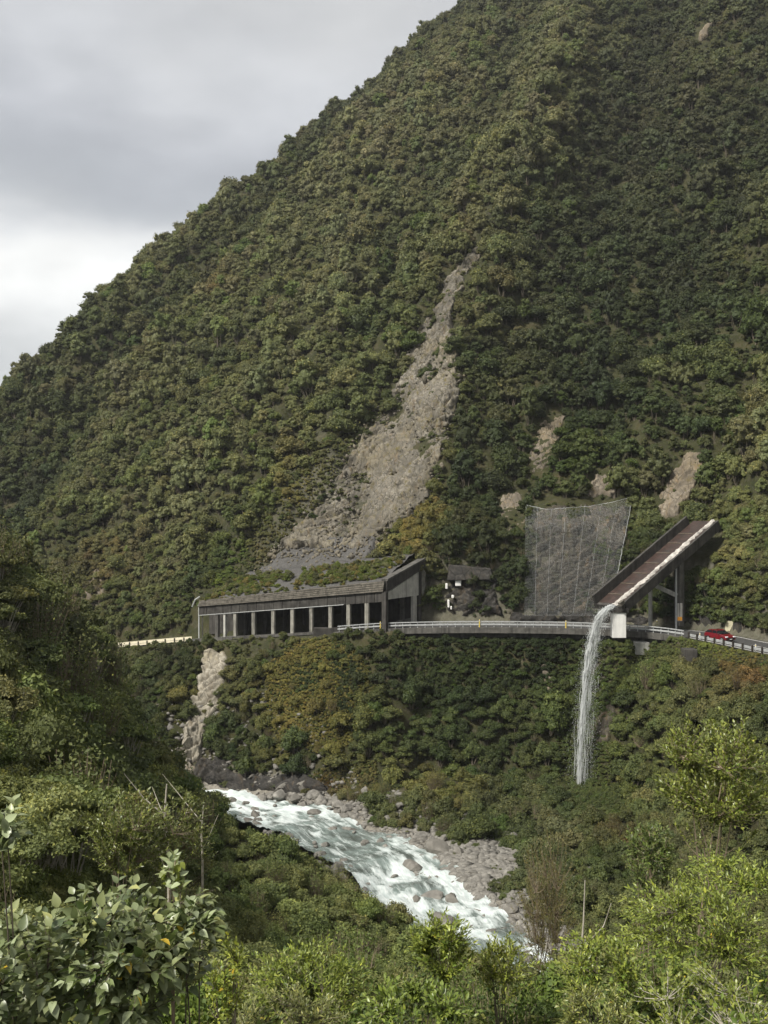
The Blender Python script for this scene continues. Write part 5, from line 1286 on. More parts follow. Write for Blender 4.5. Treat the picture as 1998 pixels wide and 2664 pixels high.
# ------------------------------------------------------------------ concrete chute carrying the stream over the road
CHL = np.array([31.6, 145.3, -12.75]); CHU = np.array([48.6, 157.2, -1.35])           # floor centre line, lower lip and upper end
ch = empty('water_chute', (float(CHL[0]), float(CHL[1]), -17.2))
cd = CHU - CHL; clen = np.linalg.norm(cd); cd = cd / clen; ch_h = cd.copy(); ch_h[2] = 0; ch_h /= np.linalg.norm(ch_h); cp = np.array([-ch_h[1], ch_h[0], 0])   # cp: to the left / away side
cn = np.cross(cd, cp) * 1.0; cn = cn if cn[2] > 0 else -cn
def chute_prism(name, prof, a0, a1, mat, parent, bevel=0.0):
    """profile (across, up) extruded along the chute"""
    o_ = CHL + cd * (a0 + a1) / 2
    mb = MB(); mb.prism(prof, o_, cp, cn, cd, a1 - a0); return mb.build(name, mat, parent, bevel=bevel)
HW = 2.1
chute_prism('floor', [(-HW, -0.35), (HW, -0.35), (HW, 0.0), (-HW, 0.0)], 0, clen, M['algae_floor'], ch)
chute_prism('side_wall', [(HW + .003, -0.6), (HW + 0.42, -0.6), (HW + 0.42, 1.35), (HW + .003, 1.35)], -0.5, clen - 1.0, M['dark_concrete'], ch, 0.03)
chute_prism('side_wall', [(-HW - 0.40, -1.35), (-HW - .003, -1.35), (-HW - .003, 0.12), (-HW - 0.40, 0.12)], 0.3, clen, M['dark_concrete'], ch, 0.03)
chute_prism('girder', [(-HW + 0.3, -1.5), (HW - 0.2, -1.5), (HW - 0.2, -0.353), (-HW + 0.3, -0.353)], 1.2, clen - 0.5, M['dark_concrete'], ch)
chute_prism('lip', [(-HW - 0.5, -0.75), (HW + 0.5, -0.75), (HW + 0.5, -0.02), (-HW - 0.5, -0.02)], -0.55, -0.003, M['dark_concrete'], ch)
chute_prism('lip_corner', [(-HW - 0.5, -0.015), (-HW + 0.0, -0.015), (-HW + 0.0, 0.55), (-HW - 0.5, 0.55)], -0.5, 0.28, M['plank_wood'], ch)
# rusty ribs across the bed
for k in range(7):
    chute_prism('bed_rib', [(-0.6, 0.004), (HW - 0.05, 0.004), (HW - 0.05, 0.09), (-0.6, 0.09)], 2.2 + k * 2.9, 2.32 + k * 2.9, M['bark'], ch)
# near pier, white, beside the railing
pz_top = CHL[2] - 1.0
pp = at(1607, 1620, 144.2)
MB().box((pp[0] + 0.1, 144.2, (pz_top - 17.35) / 2 - 0.1), (1.95, 1.1, pz_top + 17.35), None).build('pier', M['white_paint'], ch, bevel=0.05)
MB().box((pp[0] + 0.15, 144.25, pz_top + 0.12), (2.5, 1.5, 0.62)).build('pier_head', M['dark_concrete'], ch, bevel=0.04)
def chute_post(nm, u, v0, v1, Y, w, mat, parent=ch):
    a, b = at(u, v0, Y), at(u, v1, Y)
    return MB().box((a[0], Y, (a[2] + b[2]) / 2), (w, w, a[2] - b[2]), (ch_h, cp, (0, 0, 1))).build(nm, mat, parent, bevel=0.03)
tall = chute_post('column', 1767, 1440, 1628, 151.5, 1.05, M['grey_concrete'])
chute_post('column', 1692, 1525, 1628, 153.0, 0.45, M['pale_concrete'])
a, b = at(1697, 1520, 152.9), at(1762, 1550, 151.2)
dd = b - a; ln = np.linalg.norm(dd); dd /= ln; ss = np.cross(dd, (0, 1, 0)); ss /= np.linalg.norm(ss)
MB().box((a + b) / 2, (ln, 0.6, 0.62), (dd, np.cross(ss, dd), ss)).build('brace', M['pale_concrete'], ch, bevel=0.02)
a, b = at(1640, 1560, 148.5), at(1700, 1528, 157.0)
p_ = at(1768, 1596, 150.9)
MB().box((p_[0], 150.85, p_[2] + 0.2), (0.75, 0.06, 2.6)).build('pale_plate', M['pale_concrete'], ch)
MB().box((p_[0], 150.80, p_[2] - 0.75), (0.66, 0.05, 0.5)).build('orange_plate', M['orange_label'], ch)
MB().tube([at(1759, 1440, 150.8), at(1759, 1636, 150.8)], 0.14, 6).build('down_pipe', M['post_grey'], ch)
tag(ch, 'concrete water chute on piers crossing above the road', 'chute')
# stream running down the chute
def chute_stream():
    n, m = 160, 9; V = []; a = np.linspace(-0.6, clen, n)
    for q in a:
        w = 0.40 + 0.24 * float(vnoise(np.array([q * 0.9]), np.array([0.3]), seed=3)[0]) + 0.20 * float(vnoise(np.array([q * 3.1]), np.array([1.3]), seed=4)[0])
        c = -HW + 0.62 + 0.10 * float(vnoise(np.array([q * 0.5]), np.array([2.3]), seed=6)[0])
        if q < 4: c += (4 - q) * 0.06
        for k in np.linspace(-1, 1, m):
            z = 0.05 + 0.26 * (1 - k * k) + 0.09 * float(vnoise(np.array([q * 2.2]), np.array([k * 2.0]), seed=8)[0])
            V.append(CHL + cd * q + cp * (c + k * w) + cn * z)
    i = np.arange(n * m).reshape(n, m)
    o = obj('chute_stream', np_mesh('chute_stream', np.array(V), np.stack([i[:-1, :-1], i[1:, :-1], i[1:, 1:], i[:-1, 1:]], -1).reshape(-1, 4)), M['foam_stream'], smooth=True)
    tag(o, 'white stream running down the right side of the chute', 'stream')
chute_stream()
# ------------------------------------------------------------------ waterfall off the lip
def waterfall():
    rs = np.random.default_rng(31)
    lip = CHL + cd * -0.6 + cp * (-HW + 0.85) + cn * 0.15
    def path(t_, o_, spread):
        k = 1 - math.exp(-0.85 * t_)
        x = lip[0] - 5.9 * k + o_[0] * (0.35 + spread * t_); y = lip[1] - 2.6 * k + o_[1] * (0.35 + spread * t_); z = lip[2] - 0.9 * t_ - 4.1 * t_ * t_ + o_[2] * min(1, t_)
        return np.array([x, y, z])
    TT = 2.42
    mb = MB()
    for i in range(1150):
        core = rs.random() < 0.45
        o_ = np.array([rs.normal(-0.2, 0.24) if core else rs.normal(0.35, 0.6), rs.normal(0, 0.4), rs.normal(0, 0.35)])
        sp = 0.10 if core else 0.22
        t0 = TT * rs.random() ** 1.15; ln = rs.uniform(0.06, 0.26) * (1.4 if t0 < 0.6 else 1)
        t1 = min(TT, t0 + ln)
        if t1 - t0 < 0.03: continue
        n = 5; ts = np.linspace(t0, t1, n); w = rs.uniform(0.018, 0.06) * (1.2 if core else 0.6) * (1.25 - 0.3 * t0)
        mb.tube([path(q, o_, sp) + rs.normal(0, 0.06, 3) for q in ts], [w * math.sin(math.pi * (0.08 + 0.84 * k / (n - 1))) for k in range(n)], 4, cap=False)
    body = mb.build('waterfall', M['fall'], smooth=True)
    body['label'] = 'white waterfall dropping from the chute lip into the gorge'; body['category'] = 'waterfall'
    # spray: drops torn off the fall
    V = []; F = []
    tet = np.array([(1, 1, 1), (-1, -1, 1), (-1, 1, -1), (1, -1, -1)]) * 0.6; tf = [(0, 1, 2), (0, 3, 1), (0, 2, 3), (1, 3, 2)]
    for i in range(11000):
        t_ = TT * rs.random() ** 0.8; o_ = np.array([rs.normal(0.35, 0.9), rs.normal(0, 0.6), rs.normal(0, 0.4)])
        p = path(t_, o_, 0.30); r = rs.uniform(0.010, 0.030); b0 = len(V)
        V.extend((p + tet * np.array([r, r, r * 2.6])).tolist()); F.extend([tuple(q + b0 for q in f) for f in tf])
    me = bpy.data.meshes.new('spray'); me.from_pydata(V, [], F); me.update()
    s_ = obj('spray', me, M['fall'], body); s_['kind'] = 'stuff'
waterfall()

# ------------------------------------------------------------------ rockfall net
def net():
    nu, nvv = 78, 74
    top_u = np.array([1368, 1420, 1470, 1530, 1590, 1645]); top_v = np.array([1314, 1326, 1322, 1318, 1308, 1293])
    e = None; G = np.zeros((nvv, nu, 3))
    tt = np.linspace(0, 1, nu); kk = np.linspace(0, 1, nvv)
    ut = np.interp(tt, np.linspace(0, 1, 6), top_u); vt = np.interp(tt, np.linspace(0, 1, 6), top_v)
    ub = np.interp(tt, [0, 1], [1365, 1585]); vb = np.full(nu, 1602.0)
    U = ut[None] * (1 - kk[:, None]) + ub[None] * kk[:, None]; V = vt[None] * (1 - kk[:, None]) + vb[None] * kk[:, None]
    P = ground_at(U.ravel(), V.ravel(), 140); P = P.reshape(nvv, nu, 3)
    for _ in range(10):  # a hanging sheet: smooth, in front of the rock
        Y = P[..., 1]; Yp = np.pad(Y, 1, mode='edge'); Ys = (Yp[:-2, 1:-1] + Yp[2:, 1:-1] + Yp[1:-1, :-2] + Yp[1:-1, 2:]) / 4
        P[..., 1] = np.minimum(Y, Ys) if _ < 5 else Ys
    Yn = P[..., 1] - 1.7 - 0.15 * fbm(U / 40, V / 60, seed=5, octv=2); f = Yn / ground_at(U.ravel(), V.ravel(), 140)[:, 1].reshape(nvv, nu)
    P = np.stack([(U - CU) / FPX * Yn, Yn, (CV - V) / FPX * Yn], -1)
    P = P + np.random.default_rng(3).normal(0, 0.025, P.shape)
    root = empty('rockfall_net', tuple(P[-1, nu // 2]))
    mb = MB()
    for i in range(nvv): mb.tube([P[i, j] for j in range(nu)], 0.009, 3, cap=False)
    for j in range(nu): mb.tube([P[i, j] for i in range(nvv)], 0.009, 3, cap=False)
    m_ = mb.build('mesh', M['net_wire'], root); m_['kind'] = 'stuff'
    MB().tube([P[0, j] + np.array([0, -0.03, 0.03]) for j in range(nu)], 0.04, 5).build('top_cable', M['net_wire'], root)
    MB().tube([P[i, -1] + np.array([0.03, -0.03, 0]) for i in range(nvv)], 0.035, 5).build('side_cable', M['net_wire'], root)
    for j in (9, 20, 31, 44, 55, 66):
        MB().tube([P[i, j] + np.array([0, -0.04, 0]) for i in range(0, nvv, 3)], 0.018, 4).build('hanging_cable', M['net_wire'], root)
    tag(root, 'grey wire rockfall net hanging over the cutting above the road', 'net')
net()
# old concrete remnants on the wet rock right of the shelter
for u, v, w, h, lab in ((1191, 1515, 15, 17, 'largest pale concrete remnant on the black rock'), (1161, 1524, 6, 14, 'narrow pale remnant at the left of the black rock'), (1177, 1551, 6, 8, 'small square pale remnant below the largest one'), (1166, 1569, 5, 20, 'thin upright pale remnant low on the black rock'), (1173, 1580, 4, 9, 'lowest tiny pale remnant on the black rock')):
    p = ground_at(u, v, 120)[0]; s_ = p[1] / FPX
    tag(MB().box((p[0], p[1] - 0.75, p[2]), (w * s_, 0.9, h * s_)).build('concrete_block', M['white_paint'], bevel=0.08), lab, 'concrete block')
p = ground_at(1230, 1470, 120)[0]
a, b = at(1165, 1468, 163.2), at(1285, 1505, 163.2)
tag(MB().hexa([(a[0], 164.0, b[2] - 0.4), (b[0], 162.8, b[2] - 0.2), (b[0], 168, b[2]), (a[0], 168, b[2]), (a[0] + 0.4, 164.4, a[2] - 0.2), (b[0] - 0.5, 163.3, a[2] - 0.7), (b[0], 168, a[2] - 0.3), (a[0], 168, a[2])]).build('concrete_slab', M['wet_rock'], bevel=0.12), 'dark stained concrete slab on the cutting right of the shelter', 'slab')
# walls at the back of the road near the car
for u0, u1, v0, v1, s_, lab in ((1808, 1850, 1606, 1646, 9.3, 'dark stone wall left of the cream board'), (1906, 1930, 1622, 1655, 9.2, 'dark stone wall right of the cream board'), (1760, 1795, 1620, 1640, 9.3, 'low brown wall at the foot of the chute column')):
    um = (u0 + u1) / 2
    for x in np.arange(34, 60, 0.1):
        p_, t_, n_ = edge_frame(x); c = p_ + n_ * s_
        if project(c)[0] > um: break
    w = (u1 - u0) / FPX * c[1] * 1.25; h = (v1 - v0) / FPX * c[1]
    tag(MB().box((c[0], c[1], c[2] + h / 2 - 0.15), (w, 0.6, h + 0.3), (t_, n_, (0, 0, 1))).build('stone_wall', M['wet_rock'], bevel=0.06), lab, 'wall')
for x in np.arange(34, 60, 0.1):
    p_, t_, n_ = edge_frame(x); c = p_ + n_ * 8.9
    if project(c)[0] > 1896: break
e = empty('cream_board', tuple(c))
bd = np.array([0.93, -0.36, 0]); bn = np.array([0.36, 0.93, 0])
MB().box(c + np.array([0, 0, 1.15]), (1.15, 0.07, 1.5), (bd, bn, (0, 0, 1))).build('panel', M['board_cream'], e, bevel=0.02)
for sgn in (-0.45, 0.45): MB().box(c + bd * sgn + bn * 0.08 + np.array([0, 0, 0.55]), (0.09, 0.09, 1.7), (bd, bn, (0, 0, 1))).build('post', M['pale_concrete'], e)
tag(e, 'cream rectangular board standing behind the red car', 'board')

# ------------------------------------------------------------------ red car
def car():
    c = None
    for x in np.arange(36, 56, 0.05):
        p_, t_, n_ = edge_frame(x); c = p_ + n_ * 2.9
        if project(c)[0] > 1872: break
    hd = t_.copy(); hd = np.array([0.42, -0.90, 0]); hd /= np.linalg.norm(hd); sd_ = np.array([-hd[1], hd[0], 0]); up = np.array([0, 0, 1.0])
    c = c + np.array([0, 0, 0.03])
    e = empty('car', tuple(c)); W = 1.78
    body = [(-2.05, 0.42), (-2.08, 0.85), (-1.95, 1.02), (-1.30, 1.08), (0.85, 1.00), (1.70, 0.86), (2.05, 0.70), (2.10, 0.40), (1.95, 0.24), (1.72, 0.24), (1.60, 0.50), (1.32, 0.60), (1.04, 0.50), (0.92, 0.22), (-0.92, 0.22), (-1.02, 0.50), (-1.28, 0.60), (-1.56, 0.50), (-1.68, 0.26), (-1.95, 0.28)]
    def loft(name, prof, ws, mat, bev, origin=c):
        """profile extruded across the car, narrowed at height"""
        V = []; n = len(prof)
        for sg in (-1, 1): V += [origin + hd * a + up * b + sd_ * (sg * W / 2 * ws(b)) for a, b in prof]
        mb = MB(); mb.add(V, [tuple(range(n)), tuple(range(2 * n - 1, n - 1, -1))] + [(i, n + i, n + (i + 1) % n, (i + 1) % n) for i in range(n)])
        return mb.build(name, mat, e, bevel=bev)
    bo = loft('body', body, lambda z: 1.0 - 0.05 * max(0, z - 0.6) / 0.4, M['car_paint'], 0.05)
    loft('roof', [(-1.45, 1.40), (-0.95, 1.50), (-0.1, 1.51), (0.25, 1.44), (0.25, 1.385), (-1.45, 1.345)], lambda z: 0.80, M['car_paint'], 0.03)
    loft('window_band', [(-1.88, 1.045), (-1.52, 1.38), (0.24, 1.40), (1.0, 1.0)], lambda z: 0.93 - 0.14 * (z - 1.0) / 0.4, M['car_glass'], 0.02)
    for a in (-0.55, 0.30):
        for sg in (-1, 1): MB().box(c + hd * (a - 0.05) + sd_ * sg * W / 2 * 0.865 + up * 1.2, (0.07, 0.05, 0.42), (hd, sd_, up)).build('window_pillar', M['car_paint'], e)
    for a in (-1.29, 1.32):
        for sg in (-1, 1):
            q = c + hd * a + sd_ * sg * (W / 2 - 0.10) + up * 0.31
            w = MB().tube([q - sd_ * 0.1, q + sd_ * 0.1], 0.33, 18).build('wheel', M['rubber'], e)
            MB().tube([q + sd_ * sg * 0.09, q + sd_ * sg * 0.112], 0.21, 14).build('rim', M['alloy'], w)
    for sg in (-1, 1):
        MB().box(c + hd * 2.0 + sd_ * sg * 0.66 + up * 0.70, (0.20, 0.40, 0.16), (hd, sd_, up)).build('headlight', M['lamp_glass'], e, bevel=0.03)
        MB().box(c + hd * 0.78 + sd_ * sg * 0.98 + up * 1.02, (0.14, 0.2, 0.13), (hd, sd_, up)).build('mirror', M['car_paint'], e, bevel=0.03)
    MB().box(c + hd * 2.075 + up * 0.50, (0.08, 1.2, 0.2), (hd, sd_, up)).build('grille', M['black_trim'], e)
    MB().box(c + hd * 2.12 + up * 0.40, (0.02, 0.4, 0.11), (hd, sd_, up)).build('number_plate', M['white_paint'], e)
    tag(e, 'small red hatchback driving on the road at right', 'car')
car()
# ------------------------------------------------------------------ foreground bushes with leaves one can tell apart
def leaf_mesh(width, fold, curl, stations=4):
    """unit-length leaf along +y, folded on its midrib, tip curling down"""
    k = np.linspace(0, 1, stations + 1); V = []; F = []
    for q in k:
        w = width * 0.5 * math.sin(math.pi * min(1, 0.06 + 0.94 * q ** 0.8)) * (1.15 - 0.3 * q); z = -curl * q * q
        V += [(-w, q, z + fold * w), (0, q, z), (w, q, z + fold * w)]
    for i in range(stations):
        a = 3 * i; F += [(a, a + 1, a + 4, a + 3), (a + 1, a + 2, a + 5, a + 4)]
    me = bpy.data.meshes.new('leaf'); me.from_pydata(V, [], F)
    at_ = me.attributes.new('leafvar', 'FLOAT', 'POINT'); at_.data.foreach_set('value', np.full(len(V), 0.5, np.float32))
    me.materials.append(M['leaf']); me.update(); me.polygons.foreach_set('use_smooth', np.ones(len(F), bool)); return me
LEAVES = {'broad': [leaf_mesh(0.62, 0.35, c) for c in (0.05, 0.18, 0.3)], 'lance': [leaf_mesh(0.34, 0.4, c) for c in (0.0, 0.1, 0.2)], 'oval': [leaf_mesh(0.48, 0.3, c) for c in (0.0, 0.12, 0.22)]}
def bush(name, label, cat, C, rad, base, tips, per, ln, shape, tints, nobj, seed, droop=0.0, stem=0.012, barkm='bark', shell=0.55, top=0.2):
    rs = np.random.default_rng(seed); root = empty(name, tuple(base)); C = np.array(C, float); base = np.array(base, float)
    mb = MB(); spots = []
    nmain = max(2, min(7, tips // 12)); mains = []
    for i in range(nmain):                                  # main stems
        d = rs.normal(0, 1, 3); d[2] = abs(d[2]) * 0.6; d /= np.linalg.norm(d)
        T = C + d * np.array(rad) * 0.55; b0 = base + np.array([rs.normal(0, 0.25 * rad[0]), rs.normal(0, 0.2 * rad[1]), 0])
        m_ = b0 * 0.5 + T * 0.5; m_[:2] = b0[:2] * 0.75 + T[:2] * 0.25
        pts = [b0 * (1 - q) ** 2 + 2 * q * (1 - q) * m_ + q * q * T for q in np.linspace(0, 1, 7)]; mains.append(pts)
        mb.tube(pts, [stem * 1.1 * (1 - 0.7 * q) for q in np.linspace(0, 1, 7)], 5, cap=False)
    knots = np.array([p for pts in mains for p in pts[2:]])
    for i in range(tips):
        while True:
            d = rs.normal(0, 1, 3); d /= np.linalg.norm(d)
            if d[2] > -0.75 + top: break
        T = C + d * np.array(rad) * (shell + (1 - shell) * rs.random())
        k0 = knots[np.argmin(np.linalg.norm(knots - (T - np.array([0, 0, 0.25 * rad[2]])), axis=1))]
        mid = (k0 + T) / 2 + np.array([0, 0, -0.1 * rad[2]]) + rs.normal(0, 0.03, 3)
        pts = [k0 * (1 - q) ** 2 + 2 * q * (1 - q) * mid + q * q * T for q in np.linspace(0, 1, 5)]
        mb.tube(pts, [stem * 0.42 * (1 - 0.75 * q) for q in np.linspace(0, 1, 5)], 4, cap=False)
        ax = pts[-1] - pts[-3]; ln_ = np.linalg.norm(ax) + 1e-6; ax /= ln_
        run = min(ln * 5.5, 1.5 * np.linalg.norm(T - k0) + ln)
        for j in range(int(per * 1.7)):
            q = j / max(1, per * 1.7 - 1); p = T - ax * q * run + rs.normal(0, 0.12 * ln, 3); a = j * 2.4 + rs.uniform(-0.3, 0.3)
            s = cross3(ax, (0.3, 0.2, 0.9)); s /= math.sqrt(s @ s); b = cross3(ax, s)
            out_ = math.cos(a) * s + math.sin(a) * b
            y = out_ * (0.55 + 0.6 * q) + ax * (0.95 - 0.55 * q) + np.array([0, 0, 0.1 - droop * rs.uniform(0.5, 1.3)]); y /= math.sqrt(y @ y)
            x = cross3(y, np.array([0, 0, 1]) + rs.normal(0, 0.35, 3)); x /= math.sqrt(x @ x); z = cross3(x, y)
            spots.append((p, x, y, z, ln * rs.uniform(0.65, 1.2)))
    mb.build('branches', M[barkm], root)
    prob = np.array([w for _, w in tints]); prob = prob / prob.sum()
    order = sorted(range(len(spots)), key=lambda i: spots[i][0][1] - 0.25 * spots[i][0][2])       # those nearest the viewer and highest first
    chosen = set(order[:nobj]); inv = parent_matrix(root).inverted(); kinds = LEAVES[shape]
    SV, SF, SL, n = [], [], [], 0; lv_ = [np.array([q.co[:] for q in me.vertices]) for me in kinds]; lf_ = [np.array([q.vertices[:] for q in me.polygons]) for me in kinds]
    for i, (p, x, y, z, s) in enumerate(spots):
        kx = rs.integers(3); me = kinds[kx]
        if i in chosen:
            o = bpy.data.objects.new('leaf', me); o.parent = root; o.matrix_parent_inverse = inv
            o.matrix_basis = Matrix(((x[0] * s, y[0] * s, z[0] * s, p[0]), (x[1] * s, y[1] * s, z[1] * s, p[1]), (x[2] * s, y[2] * s, z[2] * s, p[2]), (0, 0, 0, 1)))
            o['tint'] = [float(q) for q in tints[rs.choice(len(tints), p=prob)][0] * rs.uniform(0.7, 1.3)]
            col.objects.link(o)
        else:
            v = lv_[kx] * s
            SV.append(p + v[:, :1] * x + v[:, 1:2] * y + v[:, 2:] * z); SF.append(lf_[kx] + n); n += len(v); SL.append(np.full(len(v), np.clip(rs.normal(0.5, 0.2), 0, 1)))
    if SV:
        me = np_mesh('foliage', np.concatenate(SV), np.concatenate(SF), {'leafvar': ('FLOAT', 'POINT', np.concatenate(SL))})
        o = obj('foliage', me, M['leaf'], root, smooth=True); o['tint'] = [float(q) for q in sum(c * w for c, w in tints) / sum(w for _, w in tints)]; o['kind'] = 'stuff'
    tag(root, label, cat, 'foreground bushes')
    return root
PALE = np.array([0.29, 0.325, 0.205]); DULL = np.array([0.17, 0.205, 0.09]); YEL = np.array([0.52, 0.36, 0.04]); GRN = np.array([0.155, 0.215, 0.045]); YG = np.array([0.29, 0.33, 0.065]); OLV = np.array([0.14, 0.15, 0.045]); DG = np.array([0.085, 0.12, 0.038]); PALEO = np.array([0.24, 0.25, 0.10])
def fb(name, label, u, v, ru, rv, Y, ry, tips, per, ln, shape, tints, nobj, seed, **kw):
    tips = int(tips * 1.7)
    """bush whose leafy body is centred where the photo shows it, rooted in the slope below"""
    C = at(u, v, Y); bx, by = C[0] + kw.pop('lean', 0.0), Y + kw.pop('back', 0.2); z = float(H(bx, by))
    return bush(name, label, 'bush', C, (ru / FPX * Y, ry, rv / FPX * Y), (bx, by, min(z, C[2] - 0.5) - 0.05), tips, per, ln, shape, tints, nobj, seed, **kw)
BIG = [(PALE, 5), (DULL, 4), (DG, 1.5), (YEL, 0.35)]
fb('bush', 'broad-leaved pale green bush at the bottom left', 250, 2500, 270, 200, 8.2, 0.9, 95, 9, 0.108, 'broad', BIG, 300, 1, droop=0.45)
fb('bush', 'broad-leaved bush at the bottom left corner with grey-green leaves', 20, 2560, 180, 200, 7.6, 0.7, 46, 9, 0.108, 'broad', BIG, 200, 2, droop=0.45)
fb('bush', 'tall broad-leaved stem rising above the pale bush', 445, 2265, 28, 62, 8.6, 0.12, 7, 6, 0.082, 'broad', [(PALE, 5), (YG, 1)], 42, 3, droop=0.1, stem=0.016, barkm='twig')
fb('bush', 'arching broad-leaved branches right of the tall stem', 500, 2400, 95, 120, 8.4, 0.35, 24, 7, 0.10, 'broad', BIG, 160, 4, droop=0.45)
fb('bush', 'large pale leaves at the left edge of the picture', 22, 2160, 40, 90, 7.4, 0.15, 9, 5, 0.095, 'broad', [(PALE, 5), (DULL, 1)], 45, 5, droop=0.1)
LI = [(YG, 4), (GRN, 4), (OLV, 1.5), (YEL, 0.12)]
fb('bush', 'yellow-green bush between the broad leaves and the pale bush', 590, 2545, 60, 120, 10.5, 0.4, 42, 9, 0.055, 'oval', [(YG, 5), (GRN, 2), (YEL, .5)], 220, 6)
fb('bush', 'fresh green bush at the bottom left of centre', 800, 2570, 185, 120, 15.5, 1.0, 130, 12, 0.075, 'lance', LI, 260, 7, top=0.4)
fb('bush', 'pale olive fine-leaved bush along the bottom edge left of centre', 745, 2680, 190, 90, 11.0, 0.8, 120, 14, 0.05, 'lance', [(PALEO, 5), (OLV, 3)], 260, 8, top=0.5)
fb('bush', 'glossy upright bush in front of the white water', 1150, 2475, 95, 105, 13.0, 0.5, 80, 12, 0.075, 'lance', LI, 260, 9, top=0.5)
fb('bush', 'sparse small bush right of the glossy one before the water', 1310, 2520, 85, 95, 13.5, 0.45, 60, 11, 0.066, 'lance', [(YG, 3), (OLV, 2)], 120, 10, top=0.4)
fb('bush', 'dark green bush at the bottom centre below the glossy one', 1080, 2640, 170, 90, 11.5, 0.7, 90, 10, 0.07, 'oval', [(GRN, 4), (DG, 2), (YG, 2)], 260, 11, top=0.4)
fb('bush', 'bright green bush left of the right-hand thicket', 1560, 2530, 130, 120, 13.5, 0.8, 100, 10, 0.066, 'oval', LI, 280, 12, top=0.4)
fb('bush', 'big bright yellow-green bush in the right-hand thicket', 1800, 2430, 210, 150, 14.5, 1.2, 190, 12, 0.074, 'lance', LI, 300, 13, top=0.45)
fb('bush', 'bright bush against the right edge above the thicket', 1900, 2290, 130, 75, 17.0, 0.9, 90, 11, 0.075, 'lance', [(YG, 5), (GRN, 3)], 240, 14, top=0.5)
fb('bush', 'olive bush with bare twigs in the bottom right corner', 1830, 2640, 210, 110, 10.0, 0.8, 110, 9, 0.052, 'oval', [(YG, 3), (OLV, 4), (GRN, 3), (YEL, .2)], 280, 15, barkm='pale_bark', stem=0.014, top=0.3)
fb('bush', 'pale olive fine-leaved bush at the bottom right of centre', 1560, 2660, 130, 100, 10.5, 0.6, 90, 12, 0.05, 'lance', [(PALEO, 5), (OLV, 2), (YG, 2)], 260, 16, top=0.5)
fb('bush', 'spreading bush with loose yellowish leaves before the right slope', 1860, 2020, 165, 175, 27.0, 2.0, 260, 12, 0.12, 'oval', [(YG, 3), (OLV, 5), (GRN, 2)], 280, 17, barkm='twig', stem=0.03, top=0.1, shell=0.4)
fb('bush', 'grey-green bush between the loose bush and the bright thicket', 1690, 2230, 75, 95, 27.0, 1.0, 110, 12, 0.10, 'oval', [(GRN, 3), (DG, 4), (PALE, 1), (OLV, 2)], 180, 18, barkm='twig', stem=0.025, top=0.2)
fb('bush', 'loose leafy sapling left of the pale trunk', 330, 2170, 130, 130, 24.0, 1.2, 190, 10, 0.085, 'oval', [(OLV, 5), (DG, 3), (YG, 1.5)], 160, 19, barkm='twig', stem=0.018, top=0.2, shell=0.3)
fb('bush', 'thin-leaved saplings around the pale trunk', 480, 2190, 95, 140, 25.0, 1.0, 120, 9, 0.075, 'oval', [(OLV, 5), (DG, 3), (YG, 1)], 140, 20, barkm='twig', stem=0.016, top=0.2, shell=0.3)
fb('bush', 'tall brown twiggy bush before the river bend', 1420, 2370, 95, 230, 24.0, 1.0, 330, 9, 0.05, 'lance', [(np.array([0.12, 0.10, 0.035]), 5), (OLV, 3), (RUST, 0.6)], 120, 21, barkm='twig', stem=0.014, top=-0.2, shell=0.25)
# low growth behind and between the bushes
rs = np.random.default_rng(71); fill = []
for _ in range(900):
    y = rs.uniform(9, 24); x = rs.uniform(-0.42, 0.42) * y; z = float(H(x, y)); r = rs.uniform(0.35, 0.8)
    if (CV - (CV - (z + 1.6 * r) / y * FPX)) * 1.0 > -1040 * 1.0 and z + 1.6 * r > -0.40 * y: continue
    fill.append([['heath', 'twiggy', 'fern', 'mid_tree'][rs.integers(4)], np.array([x, y, z - 0.1]), np.array([0, 0, 1.]), r, rs.uniform(0.8, 1.3), [DG, OLV, GRN * 0.8][rs.integers(3)] * rs.uniform(0.7, 1.1)])
instancer('undergrowth', fill, ['heath', 'twiggy', 'fern', 'mid_tree'], 'low undergrowth on the near slope between the foreground bushes', 8)
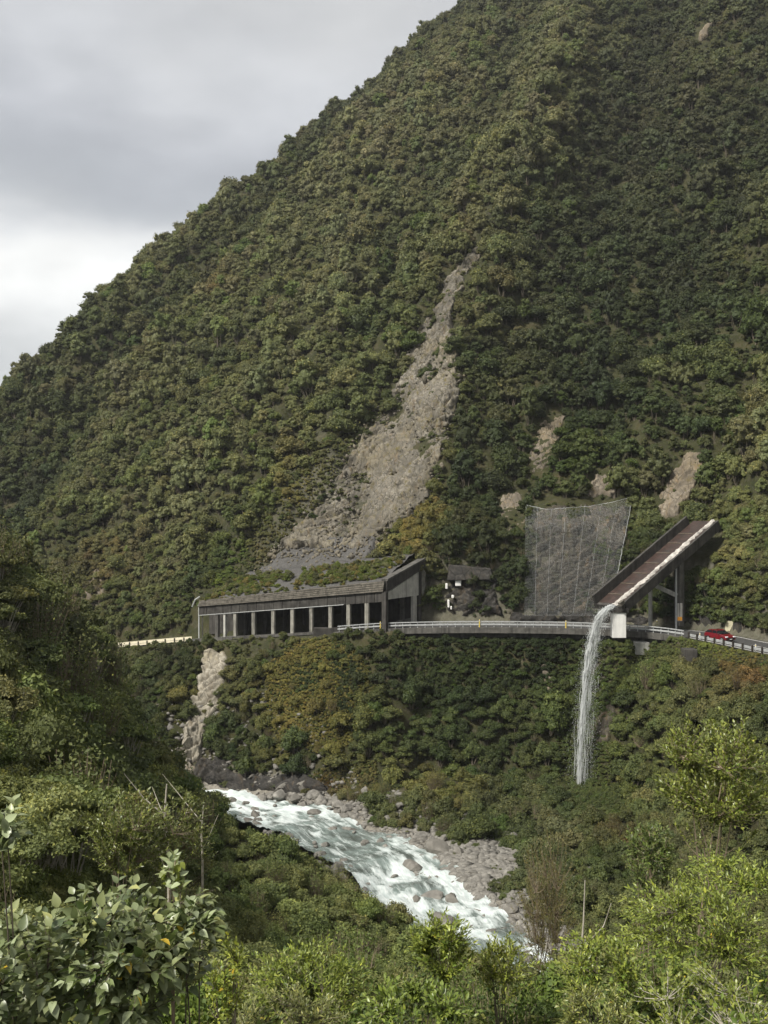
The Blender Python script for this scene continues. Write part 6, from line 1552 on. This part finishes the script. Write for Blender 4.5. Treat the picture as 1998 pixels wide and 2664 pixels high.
# bare stems
def bare_tree(label, pts, r0, twn, seed, Y, mat='pale_bark'):
    P = [at(u, v, Y + 0.02 * i) for i, (u, v) in enumerate(pts)]
    g = float(H(P[0][0], P[0][1])); P = [np.array([P[0][0], P[0][1], min(g, P[0][2]) - 0.1])] + P
    e = empty('bare_tree', tuple(P[0])); n = len(P)
    MB().tube(P, [r0 * (1 - 0.7 * i / (n - 1)) for i in range(n)], 6).build('trunk', M[mat], e)
    rs = np.random.default_rng(seed)
    for i in range(twn):
        k = rs.integers(1, n - 1); a = P[k] + (P[k + 1] - P[k]) * rs.random(); L_ = rs.uniform(0.4, 0.9); d = np.array([rs.normal(0, 0.6), rs.normal(0, 0.6), 1.0])
        MB().tube([a, a + d * L_ * 0.5 + rs.normal(0, 0.05, 3), a + d * L_ * 1.0 + np.array([0, 0, 0.2])], [r0 * 0.4, r0 * 0.25, r0 * 0.08], 4).build('branch', M[mat], e)
    tag(e, label, 'tree')
bare_tree('bare pale trunk with forked branches above the broad leaves', [(440, 2290), (436, 2200), (428, 2120), (434, 2040)], 0.06, 4, 1, 26.0)
bare_tree('thin bare pale trunk right of the forked one', [(527, 2230), (524, 2160), (530, 2095)], 0.04, 2, 2, 26.0)
bare_tree('slender straight bare pole before the right slope', [(1512, 2480), (1518, 2400), (1522, 2290)], 0.035, 0, 3, 21.0)
bare_tree('thin curved bare branch right of the slender pole', [(1530, 2450), (1570, 2410), (1590, 2350)], 0.026, 0, 4, 21.0)

# ------------------------------------------------------------------ the damp air of the gorge
bx0, bx1, by0, by1, bz0, bz1 = -1250, 1250, -1250, 1250, -80, 480
air = MB().hexa([(bx0, by0, bz0), (bx1, by0, bz0), (bx1, by1, bz0), (bx0, by1, bz0), (bx0, by0, bz1), (bx1, by0, bz1), (bx1, by1, bz1), (bx0, by1, bz1)])
hm = bpy.data.materials.new('haze'); hm.use_nodes = True; hn = hm.node_tree.nodes; hn.remove(hn['Principled BSDF'])
pv = hn.new('ShaderNodeVolumePrincipled'); pv.inputs['Color'].default_value = (0.93, 0.96, 1.0, 1); pv.inputs['Density'].default_value = 0.00013; pv.inputs['Anisotropy'].default_value = 0.2
hm.node_tree.links.new(pv.outputs[0], hn['Material Output'].inputs['Volume'])
tag(air.build('haze', hm), kind='stuff')
